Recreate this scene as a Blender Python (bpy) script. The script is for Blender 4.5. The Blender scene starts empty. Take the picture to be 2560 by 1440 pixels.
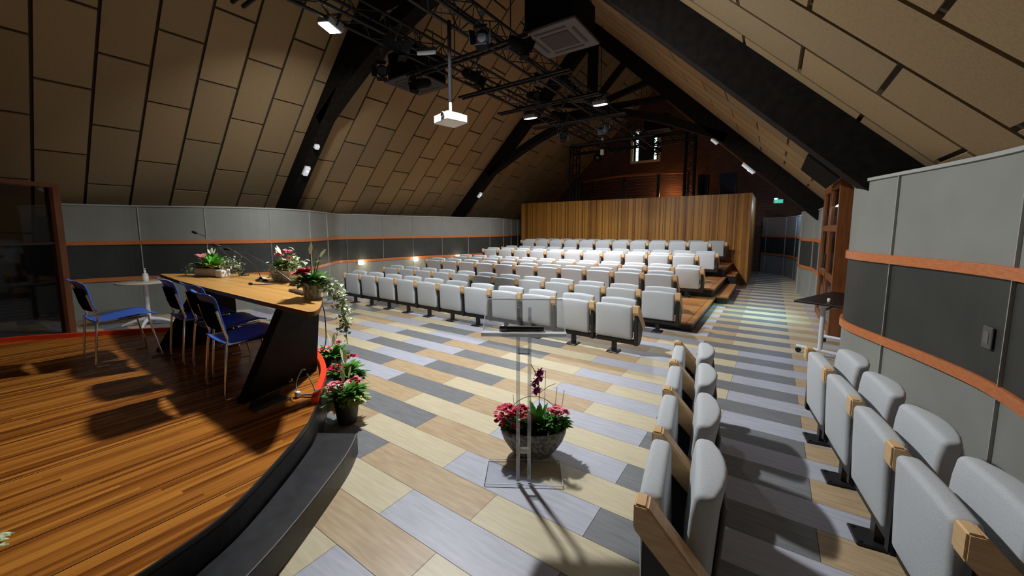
import bpy, bmesh, math, random
from mathutils import Vector, Matrix, Euler
random.seed(7)
S = bpy.context.scene
COL = S.collection
PI = math.pi

# ------------------------------------------------------------------ camera
CAM_H = 1.6
cam_d = bpy.data.cameras.new('camera')
cam = bpy.data.objects.new('camera', cam_d)
COL.objects.link(cam)
cam.location = (0, 0, CAM_H)
cam.rotation_euler = Euler((PI/2 - 0.10610836, 0, 0.60076445), 'XYZ')
cam_d.sensor_fit = 'HORIZONTAL'
cam_d.sensor_width = 36
cam_d.lens = 949.15/2560*36
cam_d.shift_y = -44.57/2560
cam_d.clip_start = 0.05
S.camera = cam

# ------------------------------------------------------------------ world, exposure
w = bpy.data.worlds.new('world')
S.world = w
w.use_nodes = True
w.node_tree.nodes['Background'].inputs[0].default_value = (0.9, 0.95, 1.0, 1)
w.node_tree.nodes['Background'].inputs[1].default_value = 0.02
S.view_settings.view_transform = 'Standard'
S.view_settings.look = 'None'
S.view_settings.gamma = 1
S.view_settings.use_curve_mapping = False
S.view_settings.exposure = 0.0

# lamp powers (the lamps themselves are built in floodlight(); these are their strengths)
FLOOD_W = {'near_left': 70, 'near_right': 350, 'far_left': 165, 'far_right': 172}
FLOOD_SPREAD = {'near_left': 105, 'near_right': 166, 'far_left': 146, 'far_right': 144}
FLOOD_AIM = {'near_left': (-8.8, 4.6, 1.2), 'near_right': (-2.3, 3.1, 0.0), 'far_left': (-5.4, 9.2, 0.0), 'far_right': (-3.3, 9.2, 0.0)}
FLOOD_COL = (0.97, 0.985, 1.0)

# ------------------------------------------------------------------ materials
MATS = {}
def mat(name, col, rough=0.6, metal=0.0, emit=0.0, ecol=None, spec=0.5):
    if name in MATS: return MATS[name]
    m = bpy.data.materials.new(name); m.use_nodes = True
    b = m.node_tree.nodes['Principled BSDF']
    b.inputs['Base Color'].default_value = (*col, 1)
    b.inputs['Roughness'].default_value = rough
    b.inputs['Metallic'].default_value = metal
    b.inputs['Specular IOR Level'].default_value = spec
    if emit:
        b.inputs['Emission Color'].default_value = (*(ecol or col), 1)
        b.inputs['Emission Strength'].default_value = emit
    MATS[name] = m
    return m

def nodes_of(m):
    nt = m.node_tree
    return nt, nt.nodes, nt.links, nt.nodes['Principled BSDF']

def noisy(name, c1, c2, scale=(1, 1, 1), nscale=8, rough=0.6, bump=0.0, detail=4, spec=0.5, lo=0.35, hi=0.65):
    """two colours mixed by object-space noise"""
    if name in MATS: return MATS[name]
    m = mat(name, c1, rough, spec=spec)
    nt, N, L, b = nodes_of(m)
    tc = N.new('ShaderNodeTexCoord'); mp = N.new('ShaderNodeMapping'); nz = N.new('ShaderNodeTexNoise')
    mp.inputs['Scale'].default_value = scale
    nz.inputs['Scale'].default_value = nscale; nz.inputs['Detail'].default_value = detail
    rp = N.new('ShaderNodeValToRGB')
    rp.color_ramp.elements[0].position = lo; rp.color_ramp.elements[0].color = (*c1, 1)
    rp.color_ramp.elements[1].position = hi; rp.color_ramp.elements[1].color = (*c2, 1)
    L.new(tc.outputs['Object'], mp.inputs['Vector']); L.new(mp.outputs['Vector'], nz.inputs['Vector'])
    L.new(nz.outputs['Fac'], rp.inputs['Fac']); L.new(rp.outputs['Color'], b.inputs['Base Color'])
    if bump:
        bp = N.new('ShaderNodeBump'); bp.inputs['Strength'].default_value = bump
        bp.inputs['Distance'].default_value = 0.01
        L.new(nz.outputs['Fac'], bp.inputs['Height']); L.new(bp.outputs['Normal'], b.inputs['Normal'])
    return m

def strips(name, axis, width, cols, gap_w=0.0, gap_every=0.0, gap_off=0.0, grain=(1, 1, 1), rough=0.35, seg=0.0, along=None, gcol=(0.02, 0.01, 0.005), bump=0.0):
    """wood strips: colour per strip (white noise on floor(x/width)), optional lengthwise segments and dark joints"""
    if name in MATS: return MATS[name]
    m = mat(name, cols[0], rough)
    nt, N, L, b = nodes_of(m)
    tc = N.new('ShaderNodeTexCoord'); sp = N.new('ShaderNodeSeparateXYZ')
    L.new(tc.outputs['Object'], sp.inputs[0])
    def mth(op, a, bb=None):
        n = N.new('ShaderNodeMath'); n.operation = op
        for i, v in enumerate((a, bb)):
            if v is None: continue
            if isinstance(v, (int, float)): n.inputs[i].default_value = v
            else: L.new(v, n.inputs[i])
        return n.outputs[0]
    u = sp.outputs[axis]
    k = mth('FLOOR', mth('DIVIDE', u, width))
    wn = N.new('ShaderNodeTexWhiteNoise'); wn.noise_dimensions = '2D'
    cb = N.new('ShaderNodeCombineXYZ'); L.new(k, cb.inputs[0])
    if seg:
        v = sp.outputs[along]
        off = mth('MULTIPLY', mth('FRACT', mth('MULTIPLY', k, 0.3719)), seg*2.0)
        L.new(mth('FLOOR', mth('DIVIDE', mth('ADD', v, off), seg)), cb.inputs[1])
    L.new(cb.outputs[0], wn.inputs['Vector'])
    mp = N.new('ShaderNodeMapping'); mp.inputs['Scale'].default_value = grain
    nz = N.new('ShaderNodeTexNoise'); nz.inputs['Scale'].default_value = 6; nz.inputs['Detail'].default_value = 5
    L.new(tc.outputs['Object'], mp.inputs['Vector']); L.new(mp.outputs[0], nz.inputs['Vector'])
    mix = mth('ADD', mth('MULTIPLY', wn.outputs['Value'], 0.62), mth('MULTIPLY', nz.outputs['Fac'], 0.55))
    rp = N.new('ShaderNodeValToRGB')
    els = rp.color_ramp.elements
    els[0].position = 0.15; els[0].color = (*cols[0], 1)
    els[1].position = 0.95; els[1].color = (*cols[-1], 1)
    for i, c in enumerate(cols[1:-1]):
        e = els.new(0.15 + 0.8*(i+1)/(len(cols)-1)); e.color = (*c, 1)
    L.new(mix, rp.inputs['Fac'])
    out = rp.outputs['Color']
    if gap_every:
        f = mth('FRACT', mth('DIVIDE', mth('ADD', u, gap_off), gap_every))
        g = mth('LESS_THAN', f, gap_w/gap_every)
        mx = N.new('ShaderNodeMix'); mx.data_type = 'RGBA'
        L.new(g, mx.inputs[0]); L.new(out, mx.inputs[6]); mx.inputs[7].default_value = (*gcol, 1)
        out = mx.outputs[2]
    L.new(out, b.inputs['Base Color'])
    if bump:
        bp = N.new('ShaderNodeBump'); bp.inputs['Strength'].default_value = bump; bp.inputs['Distance'].default_value = 0.01
        L.new(mix, bp.inputs['Height']); L.new(bp.outputs['Normal'], b.inputs['Normal'])
    return m

def clear(name, tint, base=0.06, rough=0.03, ior=1.45, painted_haze=0.0):
    """clear sheet: see-through with a fresnel reflection"""
    if name in MATS: return MATS[name]
    m = bpy.data.materials.new(name); m.use_nodes = True
    nt = m.node_tree; N = nt.nodes; L = nt.links
    for n in list(N): N.remove(n)
    out = N.new('ShaderNodeOutputMaterial'); tr = N.new('ShaderNodeBsdfTransparent'); gl = N.new('ShaderNodeBsdfGlossy')
    mx = N.new('ShaderNodeMixShader'); fr = N.new('ShaderNodeFresnel'); fr.inputs[0].default_value = ior
    ad = N.new('ShaderNodeMath'); ad.operation = 'ADD'; ad.inputs[1].default_value = base - 0.03
    tr.inputs[0].default_value = (*tint, 1); gl.inputs['Roughness'].default_value = rough
    gl.inputs['Color'].default_value = (0.95, 0.97, 1, 1)
    L.new(fr.outputs[0], ad.inputs[0]); L.new(ad.outputs[0], mx.inputs[0])
    L.new(tr.outputs[0], mx.inputs[1]); L.new(gl.outputs[0], mx.inputs[2]); L.new(mx.outputs[0], out.inputs[0])
    if painted_haze:  # white diffuse painted in to imitate the sheet's bright reflections
        df = N.new('ShaderNodeBsdfDiffuse'); df.inputs[0].default_value = (0.9, 0.93, 0.95, 1); m2 = N.new('ShaderNodeMixShader')
        m2.inputs[0].default_value = painted_haze
        L.new(mx.outputs[0], m2.inputs[1]); L.new(df.outputs[0], m2.inputs[2]); L.new(m2.outputs[0], out.inputs[0])
    MATS[name] = m
    return m

M_black = mat('black_metal', (0.012, 0.012, 0.013), 0.45)
M_truss = mat('truss_black', (0.008, 0.0085, 0.010), 0.5, 0.0, spec=0.3)
M_matte = mat('matte_black', (0.006, 0.006, 0.007), 0.8, spec=0.1)
M_legpaint = noisy('black_leg_paint', (0.004, 0.004, 0.0045), (0.009, 0.009, 0.010), (1, 1, 1), 14, 0.65, spec=0.15)
M_blackpaint = noisy('black_painted_wood', (0.006, 0.006, 0.007), (0.017, 0.018, 0.021), (1, 1, 1), 14, 0.40)
M_beam = noisy('dark_beam_wood', (0.005, 0.0038, 0.003), (0.011, 0.0085, 0.0065), (3, 3, 3), 4, 0.85, spec=0.15)
M_chrome = mat('chrome', (0.75, 0.76, 0.78), 0.15, 1.0)
M_white = mat('white_plastic', (0.8, 0.8, 0.8), 0.4)
M_whitemetal = mat('white_metal', (0.72, 0.73, 0.77), 0.35)
M_fabric = noisy('grey_seat_fabric', (0.475, 0.50, 0.52), (0.53, 0.555, 0.575), (1, 1, 1), 160, 0.9, 0.08, 2, 0.2)
M_shell = mat('seat_back_shell', (0.10, 0.09, 0.082), 0.6)
M_arm = noisy('beech_arm', (0.68, 0.44, 0.21), (0.78, 0.54, 0.29), (2, 2, 20), 5, 0.4)
M_orangewood = noisy('orange_wood_trim', (0.50, 0.15, 0.045), (0.62, 0.21, 0.07), (6, 6, 30), 4, 0.4)
M_redwood = noisy('red_brown_wood', (0.12, 0.038, 0.014), (0.17, 0.058, 0.02), (6, 6, 1), 4, 0.4)
M_doorwood = noisy('door_wood', (0.17, 0.052, 0.012), (0.25, 0.085, 0.022), (12, 12, 1), 3, 0.4)
M_wallgrey = noisy('grey_wall_panel', (0.245, 0.255, 0.23), (0.27, 0.28, 0.255), (1, 1, 1), 3, 0.5, 0.0, 4, 0.4)
M_walldark = noisy('charcoal_wall_panel', (0.036, 0.039, 0.036), (0.047, 0.050, 0.046), (1, 1, 1), 3, 0.5, 0, 4, 0.4)
M_seam = mat('pale_wall_seam', (0.40, 0.41, 0.39), 0.4)
M_red = mat('red_stage_lip', (0.80, 0.055, 0.012), 0.4)
M_blue = mat('blue_chair_plastic', (0.04, 0.115, 0.46), 0.35)
M_backshade = mat('painted_back_shade', (0.004, 0.009, 0.03), 1.0, spec=0.0)  # near-black blue: shade on the blue chair backs, painted in
M_tabletop = strips('oak_table_top', 1, 0.032, [(0.42, 0.20, 0.045), (0.60, 0.31, 0.08), (0.66, 0.36, 0.10)], grain=(1.2, 14, 4), rough=0.4)
M_tableedge = mat('table_edge', (0.20, 0.10, 0.04), 0.8, spec=0.1)
M_cream = mat('cream_top', (0.62, 0.55, 0.42), 0.4)
M_brick = None
M_lens = mat('lamp_lens', (1, 1, 1), 0.5, emit=60, ecol=(0.95, 0.97, 1.0))
M_lens2 = mat('emergency_diffuser', (0.75, 0.77, 0.82), 0.4, emit=0.35, ecol=(0.8, 0.88, 1.0))
M_led = mat('small_led', (1, 1, 1), 0.4, emit=6, ecol=(0.85, 0.92, 1))
M_sconce = mat('sconce_glow', (1, 1, 1), 0.4, emit=9, ecol=(1.0, 0.86, 0.62))
M_green = mat('exit_green', (0.05, 0.5, 0.35), 0.4, emit=0.55, ecol=(0.1, 0.85, 0.62))
M_daylight = mat('daylight_pane', (0.8, 0.9, 1), 0.4, emit=4, ecol=(0.62, 0.93, 1.0))
M_acrylic = clear('clear_acrylic', (0.955, 0.965, 0.97), 0.05, 0.05, 1.14, 0.035)
M_acrylic2 = clear('clear_acrylic_edge', (0.82, 0.85, 0.86), 0.14, 0.12, 1.25, 0.10)
M_acrylic1 = clear('acrylic_painted_sheen', (0.94, 0.95, 0.96), 0.06, 0.06, 1.16, 0.10)  # reflected light painted in as a whitish veil
M_acrylic3 = clear('bright_acrylic_lip', (0.9, 0.92, 0.93), 0.2, 0.2, 1.3, 0.45)  # bright rims: edge light put in as white diffuse
M_darkglass = clear('tinted_glass', (0.60, 0.60, 0.62), 0.035, 0.03, 1.2)
M_leaf = noisy('green_leaf', (0.035, 0.15, 0.012), (0.09, 0.30, 0.03), (1, 1, 1), 20, 0.4)
M_leafdark = noisy('dark_green_leaf', (0.015, 0.06, 0.012), (0.035, 0.13, 0.02), (1, 1, 1), 20, 0.45)
M_leafbright = noisy('bright_green_leaf', (0.08, 0.42, 0.02), (0.16, 0.55, 0.05), (1, 1, 1), 20, 0.4)
M_leafvar = noisy('variegated_leaf', (0.22, 0.36, 0.10), (0.72, 0.78, 0.55), (1, 1, 1), 45, 0.5, 0, 3, 0.5, 0.42, 0.58)
M_leafyellow = noisy('yellow_green_leaf', (0.32, 0.42, 0.06), (0.60, 0.62, 0.20), (1, 1, 1), 30, 0.5)
M_petalred = noisy('crimson_petal', (0.50, 0.012, 0.05), (0.72, 0.04, 0.12), (1, 1, 1), 60, 0.6)
M_petalpink = noisy('pink_petal', (0.75, 0.10, 0.16), (0.85, 0.30, 0.32), (1, 1, 1), 60, 0.6)
M_petalwhite = mat('white_petal', (0.66, 0.74, 0.46), 0.5)
M_petalpurple = noisy('purple_petal', (0.22, 0.02, 0.12), (0.42, 0.06, 0.24), (1, 1, 1), 60, 0.6)
M_stem = mat('plant_stem', (0.10, 0.16, 0.04), 0.6)
M_wicker = noisy('white_wicker', (0.70, 0.67, 0.60), (0.92, 0.90, 0.84), (30, 30, 60), 2, 0.7, 0.5)
M_birch = noisy('birch_bark', (0.72, 0.66, 0.56), (0.16, 0.11, 0.07), (10, 10, 3), 3, 0.8, 0.3, 5, 0.5, 0.5, 0.68)
M_mottle = noisy('mottled_stone_pot', (0.055, 0.05, 0.045), (0.30, 0.27, 0.23), (1, 1, 1), 38, 0.6, 0.2, 6)
M_potblack = mat('black_pot', (0.015, 0.014, 0.013), 0.5)
M_soil = mat('potting_soil', (0.015, 0.011, 0.008), 0.95)
M_cassette = mat('cassette_face', (0.085, 0.072, 0.072), 0.6)
M_grille = mat('cassette_grille', (0.025, 0.02, 0.02), 0.7)
M_laminate = mat('dark_laminate', (0.012, 0.007, 0.006), 0.4, spec=0.25)

# ------------------------------------------------------------------ mesh helpers
class MB:
    def __init__(s): s.v = []; s.f = []; s.mi = []; s.sm = []
    def add(s, vs, fs, mi=0, sm=False):
        o = len(s.v); s.v += [tuple(p) for p in vs]
        for f in fs: s.f.append([i+o for i in f]); s.mi.append(mi); s.sm.append(sm)
        return s
    def frombm(s, bm, mi=0, sm=False, M=None):
        bm.verts.ensure_lookup_table(); bm.verts.index_update()
        vs = [(M @ v.co if M else v.co.copy()) for v in bm.verts]
        s.add(vs, [[v.index for v in f.verts] for f in bm.faces], mi, sm); bm.free(); return s
    def box(s, c, d, r=0.0, seg=2, rot=None, mi=0, sm=False):
        bm = bmesh.new(); bmesh.ops.create_cube(bm, size=1)
        for v in bm.verts: v.co = Vector((v.co.x*d[0], v.co.y*d[1], v.co.z*d[2]))
        if r > 0:
            bmesh.ops.bevel(bm, geom=list(bm.edges), offset=r, segments=seg, affect='EDGES', profile=0.5)
        M = Matrix.Translation(c)
        if rot is not None: M = M @ (rot if isinstance(rot, Matrix) else Euler(rot).to_matrix().to_4x4())
        return s.frombm(bm, mi, sm, M)
    def bar(s, p, q, w, h=None, mi=0, up=(0, 0, 1)):
        p = Vector(p); q = Vector(q); d = q-p; L = d.length
        if L < 1e-6: return s
        z = d/L; up = Vector(up)
        if abs(z.dot(up)) > 0.99: up = Vector((1, 0, 0))
        x = up.cross(z).normalized(); y = z.cross(x)
        R = Matrix((x, y, z)).transposed().to_4x4()
        return s.box((p+q)/2, (w, h or w, L), rot=R, mi=mi)
    def tube(s, pts, r, n=8, mi=0, caps=True):
        pts = [Vector(p) for p in pts]
        rs = r if isinstance(r, (list, tuple)) else [r]*len(pts)
        vs = []; prev = None
        for i, p in enumerate(pts):
            t = (pts[min(i+1, len(pts)-1)] - pts[max(i-1, 0)]).normalized()
            a = prev if prev is not None else (Vector((0, 0, 1)) if abs(t.z) < 0.9 else Vector((1, 0, 0)))
            a = (a - t*a.dot(t)).normalized(); prev = a; b = t.cross(a)
            for k in range(n):
                th = 2*PI*k/n; vs.append(p + (a*math.cos(th)+b*math.sin(th))*rs[i])
        fs = []
        for i in range(len(pts)-1):
            for k in range(n): fs.append([i*n+k, i*n+(k+1) % n, (i+1)*n+(k+1) % n, (i+1)*n+k])
        s.add(vs, fs, mi, True)
        if caps:
            s.add(vs[:n], [list(range(n))[::-1]], mi); s.add(vs[-n:], [list(range(n))], mi)
        return s
    def lathe(s, prof, n=24, c=(0, 0, 0), mi=0, sm=True, sx=1, sy=1):
        vs = []
        for r, z in prof:
            for k in range(n):
                th = 2*PI*k/n; vs.append((c[0]+r*sx*math.cos(th), c[1]+r*sy*math.sin(th), c[2]+z))
        fs = []
        for i in range(len(prof)-1):
            for k in range(n): fs.append([i*n+k, i*n+(k+1) % n, (i+1)*n+(k+1) % n, (i+1)*n+k])
        s.add(vs, fs, mi, sm)
        s.add(vs[:n], [list(range(n))[::-1]], mi); s.add(vs[-n:], [list(range(n))], mi)
        return s
    def prism(s, poly, z0, z1, mi=0, mtop=None, mside=None):
        n = len(poly)
        s.add([(x, y, z1) for x, y in poly], [list(range(n))], mtop if mtop is not None else mi)
        s.add([(x, y, z0) for x, y in poly], [list(range(n))[::-1]], mi)
        vs = [(x, y, z0) for x, y in poly]+[(x, y, z1) for x, y in poly]
        s.add(vs, [[i, (i+1) % n, n+(i+1) % n, n+i] for i in range(n)], mside if mside is not None else mi)
        return s
    def extrude_yz(s, poly, x0, x1, mi=0):
        n = len(poly)
        vs = [(x0, y, z) for y, z in poly]+[(x1, y, z) for y, z in poly]
        return s.add(vs, [list(range(n)), list(range(n, 2*n))[::-1]]+[[i, n+i, n+(i+1) % n, (i+1) % n] for i in range(n)], mi)
    def wall(s, pts, z0, z1, th, mi=0):
        """curved wall: polyline in plan, thickness th to the left of travel"""
        P = [Vector((p[0], p[1])) for p in pts]; n = len(P); Q = []
        for i in range(n):
            t = (P[min(i+1, n-1)]-P[max(i-1, 0)]).normalized(); Q.append(P[i]+Vector((-t.y, t.x))*th)
        vs = []
        for z in (z0, z1):
            for a in P: vs.append((a.x, a.y, z))
            for a in Q: vs.append((a.x, a.y, z))
        fs = []
        for i in range(n-1):
            fs += [[i, i+1, 2*n+i+1, 2*n+i], [n+i+1, n+i, 3*n+i, 3*n+i+1], [2*n+i, 2*n+i+1, 3*n+i+1, 3*n+i], [i+1, i, n+i, n+i+1]]
        fs += [[0, 2*n, 3*n, n], [n-1, 2*n-1, 4*n-1, 3*n-1]]
        return s.add(vs, fs, mi, False)
    def build(s, name, mats, parent=None, loc=None):
        me = bpy.data.meshes.new(name)
        me.from_pydata([tuple(v) for v in s.v], [], s.f)
        ms = mats if isinstance(mats, (list, tuple)) else [mats]
        for m in ms: me.materials.append(m)
        me.polygons.foreach_set('material_index', s.mi)
        me.polygons.foreach_set('use_smooth', s.sm)
        bm = bmesh.new(); bm.from_mesh(me); bmesh.ops.recalc_face_normals(bm, faces=list(bm.faces)); bm.to_mesh(me); bm.free()
        me.update()
        o = bpy.data.objects.new(name, me); COL.objects.link(o)
        if parent: o.parent = parent
        if loc: o.location = loc
        return o

def tag(o, label=None, cat=None, group=None, kind=None):
    if label: o['label'] = label
    if cat: o['category'] = cat
    if group: o['group'] = group
    if kind: o['kind'] = kind
    return o
def thing(name, label, cat, loc=(0, 0, 0), rz=0.0, group=None):
    o = bpy.data.objects.new(name, None); COL.objects.link(o)
    o.empty_display_size = 0.1
    o.location = loc; o.rotation_euler = (0, 0, rz)
    return tag(o, label, cat, group)
def struct(o, label, cat='structure'):
    return tag(o, label, cat, None, 'structure')
def copy_tree(o, parent=None):
    c = o.copy(); COL.objects.link(c)
    if parent: c.parent = parent
    for ch in list(o.children): copy_tree(ch, c)
    return c
def smooth_curve(pts, n=8, closed=False):
    out = []; P = [Vector(p) for p in pts]; N = len(P)
    rng = N if closed else N-1
    for i in range(rng):
        if closed: a, b, c, d = P[(i-1) % N], P[i], P[(i+1) % N], P[(i+2) % N]
        else: a, b, c, d = P[max(i-1, 0)], P[i], P[i+1], P[min(i+2, N-1)]
        for k in range(n):
            t = k/n
            out.append(0.5*((2*b)+(c-a)*t+(2*a-5*b+4*c-d)*t*t+(3*b-a-3*c+d)*t**3))
    if not closed: out.append(P[-1])
    return out
ORD = ['first', 'second', 'third', 'fourth', 'fifth', 'sixth', 'seventh', 'eighth', 'ninth', 'tenth', 'eleventh', 'twelfth']

# ------------------------------------------------------------------ FLOOR: planks 1.015 x 0.2525
def plank_mat(name, c1, c2, rough=0.42):
    return noisy(name, c1, c2, (1.6, 14, 1), 3.0, rough, 0.05, 6, 0.4, 0.3, 0.7)
FM = [plank_mat('plank_dark_grey', (0.14, 0.145, 0.152), (0.195, 0.20, 0.208)),
      plank_mat('plank_tan', (0.36, 0.255, 0.145), (0.48, 0.365, 0.22)),
      plank_mat('plank_cream', (0.475, 0.41, 0.265), (0.57, 0.505, 0.35)),
      plank_mat('plank_lavender_grey', (0.345, 0.355, 0.415), (0.435, 0.445, 0.505))]
fl = MB()
fl.box((-4.5, 8, -0.11), (16, 24, 0.2), mi=4)
y0 = 2.984 - 0.2525; W = 0.2525; LN = 1.015
for r in range(-26, 62):
    ya = y0 + r*W; yb = ya + W
    if r % 2 == 0: st = -4.79
    else: st = -3.32
    if r % 2 and ya > 5.9: st = -2.41
    i0 = int(math.floor((-12.4 - st)/LN)); i1 = int(math.ceil((3.4 - st)/LN))
    for i in range(i0, i1):
        xa = st + i*LN; g = 0.0012
        fl.add([(xa+g, ya+g, 0), (xa+LN-g, ya+g, 0), (xa+LN-g, yb-g, 0), (xa+g, yb-g, 0)], [[0, 1, 2, 3]], i % 4)
floor = fl.build('floor', FM+[mat('plank_joint', (0.10, 0.09, 0.08), 0.8)])
struct(floor, 'vinyl plank floor striped in dark grey, lavender, cream and tan', 'floor')

# ------------------------------------------------------------------ ROOF / CEILING
T44 = math.tan(math.radians(44)); SN = math.sin(math.radians(44)); CS = math.cos(math.radians(44))
XC = -4.61; ZR = 7.525
def roofL(y, s, d=0.0):   # s = distance down the slope from the ridge, d = depth below the panels (towards the room)
    return (XC - s*CS + d*SN, y, ZR - s*SN - d*CS)
def roofR(y, s, d=0.0):
    return (XC + s*CS - d*SN, y, ZR - s*SN - d*CS)
pan_cols = [noisy('wood_wool_panel_%d' % i, c, tuple(v*1.16 for v in c), (1, 1, 1), 60, 0.95, 0.15, 3, 0.1)
            for i, c in enumerate([(0.245, 0.172, 0.092), (0.262, 0.184, 0.098), (0.228, 0.168, 0.096), (0.275, 0.195, 0.104)])]
M_joint = mat('ceiling_joint', (0.035, 0.024, 0.015), 0.9)
ce = MB()
PW = 0.583; PL = 1.24
rnd = random.Random(3)
def cut(pl, inside):
    return pl
for fn, ph, s0 in ((roofL, 0.78, 5.52), (roofR, 3.163-0.583*6, 5.93)):
    # backing board
    smax = 8.9 if fn is roofL else 8.05
    vs = [fn(-3.5, -0.2, -0.03), fn(17.6, -0.2, -0.03), fn(17.6, smax, -0.03), fn(-3.5, smax, -0.03)]
    vs2 = [fn(-3.5, -0.2, -0.13), fn(17.6, -0.2, -0.13), fn(17.6, smax, -0.13), fn(-3.5, smax, -0.13)]
    ce.add(vs+vs2, [[0, 1, 2, 3], [7, 6, 5, 4], [0, 4, 5, 1], [1, 5, 6, 2], [2, 6, 7, 3], [3, 7, 4, 0]], 4)
    k = -8
    while ph + k*PW < 17.5:
        ya = ph + k*PW; yb = ya + PW
        if yb > -3.4:
            off = s0 + (PL/2 if (k % 2) else 0)
            m = int(math.floor((0 - off)/PL))
            while off + m*PL < smax:
                sa = max(off + m*PL, 0.0); sb = min(off + (m+1)*PL, smax)
                if sb > sa + 0.03:
                    g = 0.019
                    a = [fn(ya+g, sa+g, 0), fn(min(yb, 17.6)-g, sa+g, 0), fn(min(yb, 17.6)-g, sb-g, 0), fn(ya+g, sb-g, 0)]
                    b = [fn(ya+g, sa+g, -0.03), fn(min(yb, 17.6)-g, sa+g, -0.03), fn(min(yb, 17.6)-g, sb-g, -0.03), fn(ya+g, sb-g, -0.03)]
                    ce.add(a+b, [[0, 1, 2, 3], [0, 4, 5, 1], [1, 5, 6, 2], [2, 6, 7, 3], [3, 7, 4, 0]], rnd.choice((0, 0, 1, 2, 3)))
                m += 1
        k += 1
ceil = ce.build('ceiling', pan_cols+[M_joint])
struct(ceil, 'steep pitched ceiling of staggered tan acoustic panels with dark joints', 'ceiling')

# roof trusses (A-frames of dark timber)
def roof_truss(y, label, kz, sl, sr):
    t = thing('roof_truss', label, 'roof truss', (XC, y, 2.0))
    def loc(p): return (p[0]-XC, p[1]-y, p[2]-2.0)
    D = 0.36; Wd = 0.26
    for sg, fn in ((-1, roofL), (1, roofR)):
        m = MB(); send = 8.6 if sg < 0 else 8.0
        a = [fn(y, 0.0, 0), fn(y, send, 0), fn(y, send, D), fn(y, 0.1, D)]
        vs = [loc(p) for p in a]+[loc((p[0], p[1]+Wd, p[2])) for p in a]
        m.add(vs, [[0, 1, 2, 3], [7, 6, 5, 4], [0, 4, 5, 1], [1, 5, 6, 2], [2, 6, 7, 3], [3, 7, 4, 0]])
        m.build('rafter', M_beam, t)
        # knee member from the foot of the king post out to the rafter
        kb = (XC+sg*0.05, y+Wd/2, kz); q = fn(y+Wd/2, sl if sg < 0 else sr, D*0.6); mid = ((kb[0]+q[0])/2, y+Wd/2, (kb[2]+q[2])/2+0.16)
        pts = smooth_curve([kb, mid, q], 6); m = MB()
        for a1, b1 in zip(pts[:-1], pts[1:]): m.bar(loc(a1), loc(b1), 0.2, 0.26, up=(0, 1, 0))
        m.build('arched_brace', M_beam, t)
        for s_, zb in ((1.6, kz+0.25), (2.55, kz+0.15), (3.3, kz+0.05)):
            m = MB(); m.bar(loc((XC+sg*0.06, y+Wd/2, zb)), loc(fn(y+Wd/2, s_, D*0.7)), 0.13, 0.15, up=(0, 1, 0))
            m.build('strut', M_beam, t)
    m = MB(); m.box(loc((XC, y+Wd/2, (kz-0.15+7.4)/2)), (0.24, 0.24, 7.4-kz+0.15), 0.01, 1); m.build('king_post', M_beam, t)
    return t
roof_truss(4.52, 'near dark timber roof truss crossing the hall above the lectern', 5.4, 5.0, 3.9)
roof_truss(10.75, 'far dark timber roof truss with king post and struts above the rear rows', 5.05, 5.5, 5.1)

# purlin pole at the gable end
t = MB()
t.bar(roofR(12.05, 1.3, 0.09), roofR(12.05, 4.15, 0.09), 0.16, 0.2, up=(0, 1, 0))
o = t.build('roof_purlin', noisy('pale_timber', (0.36, 0.25, 0.10), (0.46, 0.33, 0.15), (6, 6, 2), 4, 0.8))
tag(o, 'short pale timber under the right roof slope beyond the far truss', 'beam')

# ------------------------------------------------------------------ WALLS
bk = bpy.data.materials.new('brick'); bk.use_nodes = True; MATS['brick'] = bk
nt, N, L, b = nodes_of(bk)
tc = N.new('ShaderNodeTexCoord'); mp = N.new('ShaderNodeMapping'); mp.inputs['Rotation'].default_value = (PI/2, 0, 0)
br = N.new('ShaderNodeTexBrick')
br.inputs['Color1'].default_value = (0.15, 0.062, 0.032, 1); br.inputs['Color2'].default_value = (0.095, 0.042, 0.024, 1)
br.inputs['Mortar'].default_value = (0.15, 0.105, 0.075, 1); br.inputs['Scale'].default_value = 1.0
br.inputs['Brick Width'].default_value = 0.24; br.inputs['Row Height'].default_value = 0.075; br.inputs['Mortar Size'].default_value = 0.008
L.new(tc.outputs['Object'], mp.inputs['Vector']); L.new(mp.outputs[0], br.inputs['Vector']); L.new(br.outputs['Color'], b.inputs['Base Color'])
b.inputs['Roughness'].default_value = 0.9
GY = 17.5
wx0, wx1, wz0, wz1 = -5.50, -4.22, 4.55, 6.0
mb = MB()
def gable(xa, xb):  # column of gable wall between xa and xb up to the roof
    def zt(x): return ZR - abs(x-XC)*T44 + 0.1
    return [(xa, zt(xa)), (xb, zt(xb))]
xs = [-12.2, -9, wx0, XC, wx1, -1, 2.2]
for xa, xb in zip(xs[:-1], xs[1:]):
    (p, za), (q, zb) = gable(xa, xb)
    za = max(za, 0.3); zb = max(zb, 0.3)
    def quad(z0a, z0b, z1a, z1b):
        vs = [(xa, GY, z0a), (xb, GY, z0b), (xb, GY, z1b), (xa, GY, z1a), (xa, GY+0.3, z0a), (xb, GY+0.3, z0b), (xb, GY+0.3, z1b), (xa, GY+0.3, z1a)]
        mb.add(vs, [[0, 1, 2, 3], [5, 4, 7, 6], [0, 4, 5, 1], [1, 5, 6, 2], [2, 6, 7, 3], [3, 7, 4, 0]])
    if xa >= wx0-1e-6 and xb <= wx1+1e-6:
        quad(0, 0, wz0, wz0); quad(wz1, wz1, za, zb)
    else: quad(0, 0, za, zb)
struct(mb.build('wall_back', bk), 'dark red brick gable wall behind the wooden screen', 'wall')
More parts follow.
